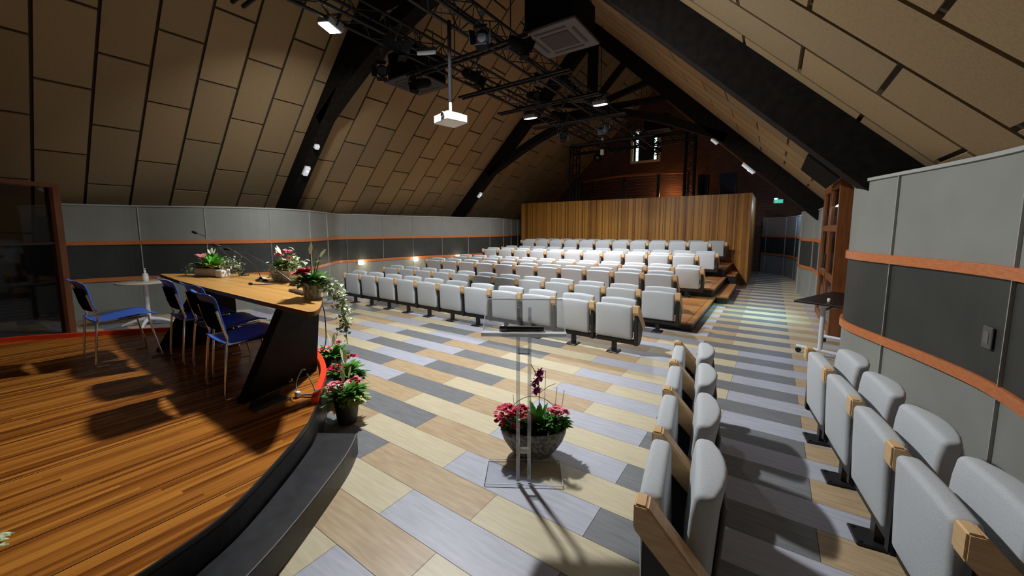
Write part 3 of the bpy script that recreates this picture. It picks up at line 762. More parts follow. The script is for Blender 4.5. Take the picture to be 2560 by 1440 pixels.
# 2 trough with handle
p2 = thing('flower_trough', 'cream trough with arched handle, variegated leaves and pink flowers', 'planter', (-4.42, 2.03, TZ), 0.05)
m = MB()
pr = [(-0.17, -0.06), (0.17, -0.06), (0.17, 0.06), (-0.17, 0.06)]
slabv = [(-0.17, -0.055, 0), (0.17, -0.055, 0), (0.17, 0.055, 0), (-0.17, 0.055, 0), (-0.22, -0.08, 0.12), (0.22, -0.08, 0.12), (0.22, 0.08, 0.12), (-0.22, 0.08, 0.12)]
m.add(slabv, [[3, 2, 1, 0], [0, 1, 5, 4], [1, 2, 6, 5], [2, 3, 7, 6], [3, 0, 4, 7], [4, 5, 6, 7]]); m.build('trough', M_wicker, p2)
m = MB(); m.tube([(-0.21+0.0*a, 0, 0.10) if False else (-0.2+0.10*(1-math.cos(a)), 0.0, 0.12+0.13*math.sin(a)) for a in [i*PI/10 for i in range(11)]], 0.008, 8); m.build('handle', M_wicker, p2)
m = MB(); bush(m, (0, 0, 0.12), 0.2, 0.09, 0.08, 120, 0.09, 0.05, R1, 0, 0.8, 0.7); m.build('leaves', M_leafvar, p2)
m = MB(); bush(m, (-0.05, 0, 0.12), 0.15, 0.08, 0.08, 50, 0.14, 0.05, R1, 0, 0.6, 1.0); m.build('green_leaves', M_leaf, p2)
m = MB(); trail(m, [(-0.05, -0.08, 0.14), (0.0, -0.12, 0.08), (0.05, -0.12, 0.02)], 60, 0.045, 0.04, R1, 0, 0.04); trail(m, [(0.05, 0, 0.2), (0.2, 0, 0.22), (0.32, 0.0, 0.15)], 110, 0.05, 0.045, R1, 0, 0.05); m.build('trailing_leaves', M_leafvar, p2)
m = MB(); cluster(m, (-0.10, -0.02, 0.27), 0.045, 16, 0.025, 0, R1); cluster(m, (0.06, 0.0, 0.31), 0.06, 18, 0.025, 0, R1); cluster(m, (0.13, -0.03, 0.24), 0.04, 10, 0.022, 0, R1); m.build('pink_blooms', M_petalpink, p2)
m = MB()
for d in ((-0.75, 0, 0.7), (-0.5, 0, 0.75), (-0.9, 0.1, 0.5)): leaf(m, Vector((-0.06, 0, 0.24))+Vector(d)*0.05, d, 0.14, 0.034, 0.05)
m.build('cream_lily', M_petalwhite, p2)
# 3 birch pot at the right table corner with ivy trailing over the edge
p3 = thing('ivy_pot', 'birch bark pot with crimson flower and ivy trailing off the right table corner', 'planter', (-3.10, 1.62, TZ-0.002))
m = MB(); m.lathe([(0.062, 0), (0.068, 0.05), (0.072, 0.115), (0.064, 0.115), (0.06, 0.06)], 20); m.build('pot', M_birch, p3)
m = MB(); m.tube(smooth_curve([(-0.05, -0.06, 0.10), (-0.01, -0.075, 0.135), (0.05, -0.06, 0.12)], 5), 0.012, 8); m.build('bark_rim', M_birch, p3)
m = MB(); m.lathe([(0.058, 0.09), (0.058, 0.1)], 16); m.build('soil', M_soil, p3)
m = MB(); bush(m, (0, 0, 0.11), 0.09, 0.09, 0.1, 60, 0.15, 0.055, R1, 0, 0.8, 0.9); m.build('leaves', M_leaf, p3)
m = MB(); bush(m, (-0.05, -0.02, 0.11), 0.10, 0.08, 0.06, 60, 0.08, 0.045, R1, 0, 1, 0.4)
trail(m, [(0.02, 0, 0.12), (0.09, 0.05, 0.13), (0.16, 0.11, 0.05), (0.20, 0.14, -0.10), (0.21, 0.15, -0.27)], 420, 0.04, 0.03, R1, 0, 0.028)
trail(m, [(0.21, 0.15, -0.27), (0.212, 0.155, -0.40)], 10, 0.02, 0.015, R1, 0, 0.012); m.build('trailing_ivy', M_leafvar, p3)
m = MB(); P_ = smooth_curve([(0.02, 0, 0.12), (0.09, 0.05, 0.13), (0.16, 0.11, 0.05), (0.20, 0.14, -0.10), (0.212, 0.155, -0.40)], 8); m.tube(P_, 0.003, 5); m.build('ivy_stem', M_stem, p3)
m = MB()
for k in range(9):
    th = k*2*PI/9; leaf(m, (0.03, -0.06, 0.21), (math.cos(th), math.sin(th)*0.6-0.4, 0.55+0.4*math.sin(k)), 0.10, 0.07, 0.3)
cluster(m, (0.02, -0.09, 0.205), 0.05, 22, 0.035, 0, R1); m.build('crimson_bloom', M_petalred, p3)
m = MB()
for q, d in (((-0.06, 0.03, 0.36), (0.25, 0, 1)), ((0.03, 0.03, 0.33), (0.0, 0, 1)), ((0.09, 0.03, 0.34), (0.7, 0.1, 0.8)), ((0.08, 0, 0.30), (0.9, 0, 0.3)), ((0.13, -0.02, 0.19), (1, 0, 0.1))):
    m = MB(); leaf(m, q, d, 0.11, 0.034, 0.1); m.build('white_spathe', M_petalwhite, p3)
m = MB()
for q in ((-0.06, 0.03, 0.36), (0.03, 0.03, 0.33), (0.09, 0.03, 0.34)): m.tube([(0, 0, 0.1), q], 0.004, 6)
m.build('flower_stems', M_stem, p3)
# 4 bowl planter behind the lectern
p4 = thing('bowl_planter', 'mottled half-bowl planter of red and pink flowers behind the clear lectern', 'planter', (-1.33, 2.21, 0), 0.56)
m = MB(); prof = [(0.11, 0.0), (0.12, 0.012), (0.155, 0.06), (0.185, 0.11), (0.205, 0.17), (0.212, 0.215), (0.198, 0.215), (0.19, 0.17)]
m.lathe(prof, 32, sx=1.12, sy=0.74); m.build('bowl', M_mottle, p4)
m = MB(); m.lathe([(0.192, 0.185), (0.19, 0.19)], 24, sx=1.12, sy=0.74); m.build('soil', M_soil, p4)
m = MB(); bush(m, (0.03, 0, 0.2), 0.16, 0.1, 0.08, 140, 0.13, 0.04, R1, 0, 0.8, 0.8); m.build('dark_leaves', M_leafdark, p4)
m = MB(); bush(m, (0.03, 0, 0.2), 0.07, 0.06, 0.05, 26, 0.2, 0.045, R1, 0, 0.4, 1.4); bush(m, (0.16, -0.02, 0.22), 0.10, 0.08, 0.10, 110, 0.07, 0.035, R1, 0, 0.9, 0.6); bush(m, (-0.12, -0.02, 0.22), 0.1, 0.08, 0.08, 50, 0.08, 0.045, R1, 0, 0.9, 0.5); m.build('green_leaves', M_leaf, p4)
m = MB(); cluster(m, (-0.19, -0.03, 0.31), 0.085, 90, 0.021, 0, R1, 0.7); cluster(m, (-0.09, -0.05, 0.33), 0.07, 60, 0.021, 0, R1, 0.7); cluster(m, (-0.24, -0.06, 0.26), 0.04, 18, 0.018, 0, R1); cluster(m, (-0.12, -0.10, 0.25), 0.03, 12, 0.018, 0, R1); m.build('crimson_blooms', M_petalred, p4)
m = MB(); cluster(m, (0.15, -0.02, 0.33), 0.05, 26, 0.025, 0, R1); cluster(m, (0.205, 0.0, 0.315), 0.035, 14, 0.022, 0, R1); m.build('pink_blooms', M_petalpink, p4)
m = MB()
for q in ((0.03, 0, 0.60), (0.045, 0, 0.57), (0.02, 0, 0.545), (0.0, 0.01, 0.52), (0.03, -0.01, 0.49), (0.01, 0, 0.47), (0.05, 0, 0.615)):
    for k in range(5):
        th = k*2*PI/5; leaf(m, q, (math.cos(th), -0.5+0.3*math.sin(k), math.sin(th)), 0.035, 0.034, 0.05, segs=2)
m.build('orchid_blooms', M_petalpurple, p4)
m = MB(); m.tube(smooth_curve([(0.035, 0, 0.2), (0.04, 0, 0.4), (0.03, 0, 0.55), (-0.02, 0.01, 0.66)], 5), 0.0028, 6); m.tube(smooth_curve([(0.04, 0, 0.45), (0.10, 0, 0.50), (0.155, 0, 0.525)], 5), 0.002, 6)
for x, h in ((0.085, 0.62), (0.215, 0.48), (0.165, 0.50), (-0.145, 0.44), (-0.10, 0.40)): m.tube([(x*0.85, 0.0, 0.2), (x, 0.0, h)], 0.0018, 5)
m.tube([(0.19*math.cos(a), 0, 0.22+0.21*math.sin(a)) for a in [i*PI/16 for i in range(17)]], 0.0026, 6); m.build('stems', M_stem, p4)
m = MB(); leaf(m, (-0.02, -0.08, 0.25), (0.1, -0.2, 1), 0.12, 0.06, 0.1); m.build('bronze_leaf', mat('bronze_leaf', (0.16, 0.03, 0.02), 0.4), p4)
# 5-7 pots on the floor at the stage corner
for j, (x, y, sc, lab, bl) in enumerate([(-2.85, 1.72, 1.0, 'nearest black pot of pink flowers at the stage corner end of step', M_petalpink), (-3.26, 1.98, 1.12, 'black pot with white lilies, middle of the three by the stage', M_petalred), (-3.92, 2.24, 1.0, 'farthest black flower pot by the stage, mostly behind table leg', M_petalpink)]):
    q = thing('flower_pot', lab, 'flower pot', (x, y, 0), 0.4*j); q['group'] = 'black flower pots along the stage edge'
    m = MB(); m.lathe([(0.075*sc, 0), (0.10*sc, 0.20), (0.105*sc, 0.21), (0.09*sc, 0.21), (0.085*sc, 0.17)], 20); m.build('pot', M_potblack, q)
    m = MB(); m.lathe([(0.084*sc, 0.175), (0.083*sc, 0.18)], 16); m.build('soil', M_soil, q)
    m = MB(); bush(m, (-0.02, 0, 0.2), 0.12, 0.12, 0.12, 90, 0.16*sc, 0.05, R1, 0, 0.9, 0.8); m.build('leaves', M_leaf, q)
    m = MB(); bush(m, (0.05, 0.03, 0.18), 0.14, 0.14, 0.12, 260, 0.045, 0.024, R1, 0, 1, 0.3); m.build('small_leaves', M_leafyellow if j == 0 else M_leafdark, q)
    for cc, rr, nn in (((-0.07, -0.05, 0.30), 0.07, 34), ((0.03, 0.06, 0.34*sc), 0.05, 22)):
        m = MB(); cluster(m, cc, rr, nn, 0.021, 0, R1); m.build('blooms', bl, q)
    for d in ((-0.2, 0, 1), (0.2, 0.1, 1.1), (0.1, -0.2, 1)):
        m = MB(); leaf(m, Vector((0, 0, 0.22))+Vector(d)*0.14, d, 0.13*sc, 0.035, 0.05); m.build('white_spathe', M_petalwhite, q)
q = thing('flower_pot', 'pale leafy plant just inside the bottom left corner of the view', 'flower pot', (-2.36, -0.10, 0.3))
m = MB(); m.lathe([(0.06, 0), (0.075, 0.13), (0.065, 0.13), (0.06, 0.1)], 18); m.build('pot', M_potblack, q)
m = MB(); bush(m, (0, 0, 0.12), 0.1, 0.1, 0.08, 70, 0.08, 0.045, R1, 0, 1.0, 0.5); m.build('leaves', M_leafvar, q)

# ------------------------------------------------------------------ TABLE MICROPHONES AND SMALL THINGS
def mic(base, pts, label):
    t = thing('gooseneck_microphone', label, 'microphone', (base[0], base[1], TZ)); t['group'] = 'gooseneck microphones on the table'
    r = lambda p: (p[0]-base[0], p[1]-base[1], p[2]-TZ)
    m = MB(); m.box((0, 0, 0.009), (0.11, 0.08, 0.018), 0.005, 1); m.bar((0, 0, 0.015), tuple(0.22*c for c in r(pts[0])), 0.03, 0.022); m.build('base', M_black, t)
    P = smooth_curve([(0, 0, 0.01)]+[r(p) for p in pts], 8)
    m = MB(); m.tube(P, 0.0042, 6); m.build('neck', mat('gooseneck', (0.12, 0.12, 0.12), 0.3, 0.7), t)
    a = P[-2]; b2 = P[-1]; d = (b2-a).normalized()
    m = MB(); m.tube([b2-d*0.01, b2, b2+d*0.03, b2+d*0.055, b2+d*0.062], [0.006, 0.013, 0.015, 0.013, 0.004], 10); m.build('head', M_black, t)
mic((-5.34, 1.96), [(-5.43, 1.80, 1.34), (-5.48, 1.66, 1.51), (-5.59, 1.60, 1.56)], 'gooseneck microphone standing beside the left wicker trough')
mic((-4.62, 1.86), [(-4.62, 1.80, 1.22), (-4.66, 1.62, 1.39), (-4.71, 1.53, 1.43)], 'gooseneck microphone with tall black stand at the middle of the table')
mic((-3.95, 1.90), [(-4.12, 1.78, 1.21), (-4.35, 1.62, 1.37), (-4.48, 1.54, 1.40)], 'gooseneck microphone leaning left in front of the handled trough')
t = thing('lying_microphone', 'thin black microphone lying flat on the middle of the table', 'microphone', (-4.37, 1.66, TZ))
m = MB(); m.tube([(0, 0, 0.008), (0.03, 0.0, 0.008), (0.14, 0.06, 0.008), (0.2, 0.18, 0.008), (0.20, 0.24, 0.008)], 0.004, 6); m.build('neck', M_black, t)
m = MB(); m.tube([(-0.03, 0, 0.012), (0.015, 0, 0.012)], 0.012, 8); m.build('head', M_black, t)
m = MB(); m.bar((-3.62, 1.70, TZ+0.012), (-3.28, 1.66, TZ+0.012), 0.05, 0.018); o = m.build('tablet_case', mat('brown_case', (0.06, 0.035, 0.025), 0.5)); tag(o, 'flat dark brown case lying beside the birch bark pot', 'case')
m = MB(); m.lathe([(0.04, 0), (0.045, 0.012), (0.03, 0.02)], 18); o = m.build('glass_coaster', mat('pale_coaster', (0.7, 0.72, 0.74), 0.2), loc=(-4.78, 1.93, TZ)); tag(o, 'small pale round coaster left of the middle microphone stand', 'coaster')
# cord hanging off the right corner of the table
m = MB(); m.tube(smooth_curve([(-2.93, 1.585, 1.03), (-2.90, 1.60, 0.95), (-2.90, 1.60, 0.72), (-2.93, 1.58, 0.62)], 6), 0.004, 6); o = m.build('hanging_cord', M_black); tag(o, 'thin black cord hanging from the right table edge', 'cord')
# power strip and headphones-like loop on stage floor by the table leg
t = thing('floor_socket_box', 'metal floor socket box with open lid beside the right table leg', 'floor box', (-3.02, 1.22, 0.3), 1.75)
m = MB(); m.box((0, 0, 0.006), (0.26, 0.10, 0.012), 0.002, 1); m.build('plate', mat('dull_steel', (0.22, 0.22, 0.22), 0.4, 0.8), t)
m = MB(); m.box((0.0, 0.045, 0.04), (0.24, 0.012, 0.07), rot=(0.5, 0, 0)); m.build('lid', mat('dark_steel', (0.06, 0.06, 0.06), 0.4, 0.6), t)
t = thing('cable_bundle', 'looped grey cable with white plugs on the stage beside the red lip', 'cable', (-2.93, 1.42, 0.3))
m = MB(); m.tube(smooth_curve([(-0.06, -0.02, 0.02), (-0.11, 0.0, 0.10), (-0.06, 0.02, 0.20), (-0.02, 0.03, 0.215)], 6), 0.005, 6); m.tube(smooth_curve([(0.0, 0.03, 0.19), (0.04, 0.05, 0.10), (0.06, 0.06, 0.02)], 5), 0.004, 6)
m.tube(smooth_curve([(-0.05, 0, 0.015), (0.02, 0.04, 0.02), (0.09, 0.09, 0.015)], 5), 0.01, 6); m.build('cable', mat('grey_cable', (0.35, 0.36, 0.38), 0.3, 0.3), t)
m = MB(); m.box((-0.055, -0.02, 0.025), (0.05, 0.035, 0.045), 0.012, 2); m.build('plug', M_white, t)
m = MB(); m.lathe([(0.0, 0), (0.025, 0.005), (0.025, 0.03), (0.0, 0.035)], 12, (0.055, 0.075, 0.02)); m.build('plug', mat('grey_plug', (0.25, 0.22, 0.22), 0.4), t)

# round bistro table and gel bottle behind the stage
t = thing('round_table', 'round cream pedestal table behind the stage with a gel bottle', 'table', (-8.62, 1.72, 0))
m = MB(); m.lathe([(0.0, 0.715), (0.34, 0.715), (0.36, 0.722), (0.36, 0.738), (0.355, 0.742), (0.0, 0.742)], 36); m.build('table_top', M_cream, t)
m = MB(); m.lathe([(0.035, 0.06), (0.032, 0.70), (0.07, 0.715)], 16); m.build('column', M_whitemetal, t)
m = MB()
for k in range(4):
    a = PI/4+k*PI/2+0.3; P_ = smooth_curve([(0, 0, 0.11), (0.15*math.cos(a), 0.15*math.sin(a), 0.085), (0.34*math.cos(a), 0.34*math.sin(a), 0.015)], 5); m.tube(P_, [0.04-0.0022*i for i in range(len(P_))], 8)
m.build('base', M_whitemetal, t)
t = thing('gel_bottle', 'clear hand gel bottle with white pump on the round table', 'bottle', (-8.66, 1.74, 0.742))
m = MB(); m.lathe([(0.037, 0), (0.04, 0.02), (0.04, 0.11), (0.03, 0.13), (0.013, 0.14), (0.013, 0.155)], 18); m.build('bottle_body', mat('gel_plastic', (0.62, 0.64, 0.66), 0.2), t)
m = MB(); m.lathe([(0.0405, 0.03), (0.0405, 0.095)], 18); m.build('bottle_label', M_white, t)
m = MB(); m.lathe([(0.017, 0.155), (0.017, 0.175), (0.006, 0.178), (0.006, 0.20), (0.016, 0.203), (0.016, 0.215)], 14); m.bar((0, 0, 0.209), (-0.05, 0, 0.205), 0.012, 0.01); m.build('pump', M_white, t)

# glass partition frame at the far left (setting)
d2 = thing('door_2', 'tall red-brown wooden frame with dark glass behind the stage, far left', 'door', (-8.95, 0.87, 0)); d2['kind'] = 'structure'
dirv = Vector((-8.515+8.95, 0.394-0.87)).normalized(); ang = math.atan2(dirv.y, dirv.x)
d2.rotation_euler = (0, 0, ang)
m = MB(); m.box((0, 0, 1.11), (0.10, 0.12, 2.22), 0.004, 1); m.box((2.1, 0, 1.11), (0.10, 0.12, 2.22), 0.004, 1); m.build('post', M_redwood, d2)
m = MB(); m.box((1.05, 0, 2.25), (2.2, 0.10, 0.06), 0.003, 1); m.build('header', M_redwood, d2)
m = MB(); m.box((1.05, 0, 1.11), (2.0, 0.012, 2.2)); m.build('glass_pane', M_darkglass, d2)
m = MB(); m.box((1.05, 0.01, 1.40), (2.0, 0.02, 0.03)); m.build('glazing_bar', M_black, d2)

# ------------------------------------------------------------------ CLEAR LECTERN
lang = math.atan2(2.011-1.751, -0.992+1.411)
lec = thing('acrylic_lectern', 'clear acrylic lectern standing on the plank floor in front of planter', 'lectern', (-1.205, 1.885, 0), lang)
m = MB(); m.box((0, 0.11, 0.009), (0.495, 0.26, 0.018), 0.003, 1); bp_ = m.build('base_plate', M_acrylic, lec)
m = MB()
for a_, b_ in (((-0.247, -0.02), (0.247, -0.02)), ((-0.247, 0.24), (0.247, 0.24)), ((-0.247, -0.02), (-0.247, 0.24)), ((0.247, -0.02), (0.247, 0.24))):
    m.bar((a_[0], a_[1], 0.016), (b_[0], b_[1], 0.016), 0.005, 0.005)
m.build('polished_edge', M_acrylic3, bp_)
for sx in (-0.035, 0.035):
    m = MB(); m.box((sx, 0.02, 0.49), (0.022, 0.022, 0.95), 0.003, 1); m.build('post', M_acrylic2, lec)
for z in (0.22, 0.86):
    m = MB(); m.box((0, 0.02, z), (0.075, 0.026, 0.03), 0.002, 1); m.build('spacer', M_acrylic2, lec)
m = MB(); m.box((0, 0.13, 1.055), (0.505, 0.30, 0.008), rot=(0.6, 0, 0)); rp = m.build('reading_panel', M_acrylic1, lec)
m = MB()
for a_, b_ in (((-0.25, 0.15), (0.25, 0.15)), ((-0.25, -0.15), (-0.25, 0.15)), ((0.25, -0.15), (0.25, 0.15))):
    f_ = lambda u, v: (u, 0.13+v*math.cos(0.6), 1.055+v*math.sin(0.6))
    m.bar(f_(*a_), f_(*b_), 0.006, 0.009)
m.build('polished_edge', M_acrylic3, rp)
m = MB(); m.box((0, -0.005, 0.975), (0.51, 0.05, 0.024), 0.002, 1); m.build('front_lip', M_acrylic3, lec)
m = MB()
for sx in (-0.035, 0.035): m.box((sx, 0.11, 1.03), (0.02, 0.02, 0.17), rot=(0.0, 0, 0))
m.build('panel_bracket', M_acrylic2, lec)
t = thing('handheld_microphone', 'black handheld microphone lying on the clear lectern shelf', 'microphone', (-1.205, 1.885, 0), lang)
m = MB(); m.tube([(-0.10, 0.022, 1.003), (0.12, 0.022, 1.003)], [0.019, 0.015], 12); m.build('handle', M_black, t)
m = MB(); m.tube([(-0.15, 0.022, 1.003), (-0.135, 0.022, 1.003), (-0.115, 0.022, 1.003), (-0.10, 0.022, 1.003)], [0.010, 0.022, 0.023, 0.017], 12); m.build('grille', mat('mic_grille', (0.12, 0.12, 0.12), 0.3, 0.8), t)

# ------------------------------------------------------------------ RIGHT SIDE: GLAZED DOORS, FLIP TABLE
d1 = thing('door_1', 'tall glazed double door in an orange-brown wooden frame on right aisle', 'door', (0.79, 7.3, 0)); d1['kind'] = 'structure'
m = MB(); m.box((0.10, -0.01, 1.20), (0.26, 0.04, 2.41), 0.003, 1); m.build('side_panel', M_doorwood, d1)
m = MB(); m.box((0.10, 2.09, 1.20), (0.26, 0.04, 2.41), 0.003, 1); m.box((0.10, 1.04, 2.39), (0.26, 2.1, 0.05), 0.003, 1); m.build('frame', M_doorwood, d1)
for nm, ya, yb in (('near', 0.02, 0.98), ('far', 1.10, 2.06)):
    m = MB(); x = 0.0
    for yy in (ya+0.05, yb-0.05): m.box((x, yy, 1.18), (0.05, 0.10, 2.36), 0.003, 1)
    for zz, hh in ((0.06, 0.12), (0.84, 0.10), (1.62, 0.10), (2.30, 0.12)): m.box((x, (ya+yb)/2, zz), (0.05, yb-ya-0.2, hh), 0.003, 1)
    lf = m.build('door_leaf', M_doorwood, d1)
    m = MB(); m.box((0, (ya+yb)/2, 1.18), (0.01, yb-ya-0.18, 2.2)); m.build('glass_pane', M_darkglass, lf)
    m = MB(); m.tube([(-0.05, (yb-0.05 if nm == 'near' else ya+0.05), 0.95), (-0.05, (yb-0.05 if nm == 'near' else ya+0.05), 1.2)], 0.012, 8); m.build('door_handle', M_black, lf)
m = MB(); m.box((-0.02, 0.9, 2.28), (0.05, 0.14, 0.05), 0.005, 1); m.build('door_closer', mat('brass', (0.5, 0.3, 0.12), 0.4, 0.8), d1)
ld = bpy.data.lights.new('door_daylight', 'AREA'); ld.shape = 'RECTANGLE'; ld.size = 0.4; ld.size_y = 1.1; ld.energy = 13; ld.color = (0.50, 0.95, 1.0); ld.spread = math.radians(58)
lo = bpy.data.objects.new('door_daylight', ld); COL.objects.link(lo); lo.parent = d1; lo.location = (-0.04, 1.25, 2.0); lo.rotation_euler = (0, math.radians(27), 0)
# lobby behind the glazed doors, seen only through the glass
m = MB(); m.box((1.62, 8.35, 1.2), (0.05, 2.6, 2.4)); struct(m.build('wall_lobby', mat('lobby_dark', (0.10, 0.06, 0.035), 0.8)), 'dark lobby wall behind the glazed double door', 'wall')

ft = thing('flip_table', 'dark-topped rolling table with white metal frame by the glazed door', 'table', (0.76, 6.41, 0), math.atan2(1.08, 0.45)-PI/2)
m = MB(); m.box((0, 0, 0.70), (0.56, 1.24, 0.026), 0.008, 2); m.build('table_top', M_laminate, ft)
for sy in (-0.42, 0.42):
    m = MB(); m.tube(smooth_curve([(-0.03, sy, 0.08), (-0.03, sy, 0.55), (-0.02, sy, 0.66), (0.06, sy, 0.69)], 5), 0.026, 10); m.build('leg', M_whitemetal, ft)
    fm = MB(); fm.tube([(-0.28, sy, 0.085), (0.28, sy, 0.085)], 0.022, 10); fo = fm.build('foot_bar', M_whitemetal, ft)
    for sx in (-0.26, 0.26):
        m = MB(); m.lathe([(0.028, -0.012), (0.034, -0.008), (0.034, 0.008), (0.028, 0.012)], 14); c_ = m.build('castor', M_black, fo); c_.rotation_euler = (PI/2, 0, 0.4); c_.location = (sx, sy, 0.036)
m = MB(); m.tube([(-0.03, -0.42, 0.60), (-0.03, 0.42, 0.60)], 0.018, 8); m.build('cross_bar', M_whitemetal, ft)
m = MB(); m.lathe([(0.018, 0), (0.018, 0.035), (0.012, 0.04)], 12); o = m.build('glue_stick', M_white, loc=(0.62, 6.06, 0.714)); tag(o, 'small white cap lying on the dark rolling table', 'cap')
t = thing('wall_socket', 'grey socket plate on the charcoal band of the curved right wall', 'socket', (1.058, 3.32, 0.98), 0)
t.rotation_euler = (0, 0, 0.10)
m = MB(); m.box((0, 0, 0), (0.012, 0.09, 0.13), 0.004, 1); m.build('plate', mat('grey_plate', (0.10, 0.10, 0.095), 0.5), t)
m = MB(); m.box((-0.007, 0, 0.0), (0.004, 0.045, 0.07), 0.001, 1); m.build('insert', mat('plate_insert', (0.14, 0.14, 0.135), 0.5), t)

# roof blind above the doors
t = thing('roof_blind', 'black blackout blind under the roof slope above the glazed door', 'blind')
m = MB(); a = [roofR(6.75, 6.95, 0.05), roofR(8.3, 6.95, 0.05), roofR(8.3, 7.45, 0.05), roofR(6.75, 7.45, 0.05)]; b_ = [roofR(6.75, 6.95, 0.10), roofR(8.3, 6.95, 0.10), roofR(8.3, 7.45, 0.10), roofR(6.75, 7.45, 0.10)]
m.add(a+b_, [[0, 1, 2, 3], [7, 6, 5, 4], [0, 4, 5, 1], [1, 5, 6, 2], [2, 6, 7, 3], [3, 7, 4, 0]]); m.build('blind_panel', M_matte, t)

# ------------------------------------------------------------------ LIGHTING TRUSSES
def lattice(m, p, q, wdt, step, rch=0.024, rlace=0.009):
    p = Vector(p); q = Vector(q); d = (q-p); Ln = d.length; d.normalize()
    up = Vector((0, 0, 1)) if abs(d.z) < 0.9 else Vector((0, 1, 0))
    sx = d.cross(up).normalized(); uz = sx.cross(d).normalized(); h = wdt/2
    cor = [(-h, -h), (h, -h), (h, h), (-h, h)]
    for a, b2 in cor: m.tube([p+sx*a+uz*b2, q+sx*a+uz*b2], rch, 8)
    n = max(2, int(Ln/step))
    for i in range(n):
        t0 = p+d*(Ln*i/n); t1 = p+d*(Ln*(i+1)/n)
        for k in range(4):
            a, b2 = cor[k]; c, e_ = cor[(k+1) % 4]
            if (i+k) % 2: a, b2, c, e_ = c, e_, a, b2
            m.tube([t0+sx*a+uz*b2, t1+sx*c+uz*e_], rlace, 5, caps=False)
for x, lab in ((-5.05, 'left black lattice lighting truss hung along the hall'), (-3.80, 'right black lattice lighting truss hung along the hall')):
    t = thing('lighting_truss', lab, 'lighting truss', (x, 6.0, 4.62)); t['group'] = 'lattice lighting trusses under the roof'
    m = MB(); lattice(m, (0, -7.0, 0), (0, 8.3, 0), 0.29, 0.30); m.build('lattice_beam', M_truss, t)
    m = MB()
    for yy in (-4.5, -0.5, 3.5, 7.0): m.tube([(0, yy, 0.1), (0, yy, 2.0)], 0.01, 6)
    m.build('hanger', M_truss, t)
for i, y in enumerate((2.2, 4.95, 6.35, 7.75, 9.4, 12.0)):
    t = thing('cross_bar', 'black tube crossing between the lighting trusses, %s from the stage end' % ORD[i], 'bar', (-4.43, y, 4.42)); t['group'] = 'cross bars between the lighting trusses'
    m = MB(); m.tube([(-1.3, 0, 0), (1.3, 0, 0)], 0.026, 8); m.tube([(-1.3, 0.12, 0.0), (1.3, 0.12, 0.0)], 0.026, 8); m.build('tube', M_truss, t)
    m = MB()
    for sx in (-0.62, 0.63): m.box((sx, 0.06, 0.03), (0.06, 0.2, 0.07))
    m.build('clamp', M_truss, t)

# rear goalpost truss behind the wooden screen
t = thing('truss_goalpost', 'black lattice goalpost frame standing behind the wooden screen', 'truss frame', (-4.7, 14.75, 0))
for sx in (-2.25, 2.15):
    m = MB(); lattice(m, (sx, 0, 0.02), (sx, 0, 4.98), 0.30, 0.3, 0.03, 0.012); m.build('tower', M_truss, t)
m = MB(); lattice(m, (-2.4, 0, 4.85), (2.3, 0, 4.85), 0.30, 0.3, 0.03, 0.012); m.build('header_beam', M_truss, t)

# floodlights
def floodlight(key, x, y, z, label, tilt=(0, 0)):
    t = thing('floodlight', label, 'floodlight', (x, y, z)); t['group'] = 'white LED floodlights on the trusses'
    m = MB(); m.box((0, 0, 0.045), (0.30, 0.24, 0.09), 0.015, 2); 
    for k in range(7): m.box((-0.12+0.04*k, 0, 0.105), (0.008, 0.2, 0.035))
    m.build('housing', mat('flood_grey', (0.30, 0.31, 0.33), 0.4, 0.5), t)
    m = MB(); m.box((0, 0, -0.006), (0.25, 0.19, 0.012), 0.004, 1); m.build('lens', M_lens, t)
    m = MB(); m.bar((-0.16, 0, 0.03), (-0.16, 0, 0.2), 0.012, 0.03); m.bar((0.16, 0, 0.03), (0.16, 0, 0.2), 0.012, 0.03); m.bar((-0.166, 0, 0.2), (0.166, 0, 0.2), 0.012, 0.03, up=(0, 1, 0)); m.build('yoke', M_black, t)
    ld = bpy.data.lights.new('flood_lamp', 'AREA'); ld.shape = 'RECTANGLE'; ld.size = 0.24; ld.size_y = 0.18
    ld.energy = FLOOD_W[key]; ld.color = FLOOD_COL; ld.spread = math.radians(FLOOD_SPREAD[key])
    lo = bpy.data.objects.new('flood_lamp', ld); COL.objects.link(lo); lo.parent = t; lo.location = (0, 0, -0.016)
    t.rotation_euler = (tilt[0], tilt[1], 0)
    d = Vector(FLOOD_AIM[key])-Vector((x, y, z)); q = (-d).to_track_quat('Z', 'Y').to_matrix()
    lo.rotation_euler = (Euler((tilt[0], tilt[1], 0)).to_matrix().inverted() @ q).to_euler()
    return t
floodlight('near_left', -5.28, 3.20, 4.40, 'bright white floodlight on the left truss above the stage', (-0.30, 0.25))
floodlight('near_right', -3.48, 3.36, 4.36, 'brightest floodlight on the right truss, above the top of the view')
floodlight('far_left', -5.16, 8.35, 4.36, 'bright white floodlight on the left truss above the rear seats', (0.22, 0.0))
floodlight('far_right', -3.34, 8.35, 4.36, 'bright white floodlight on the right truss beside the king post', (0.22, 0.0))

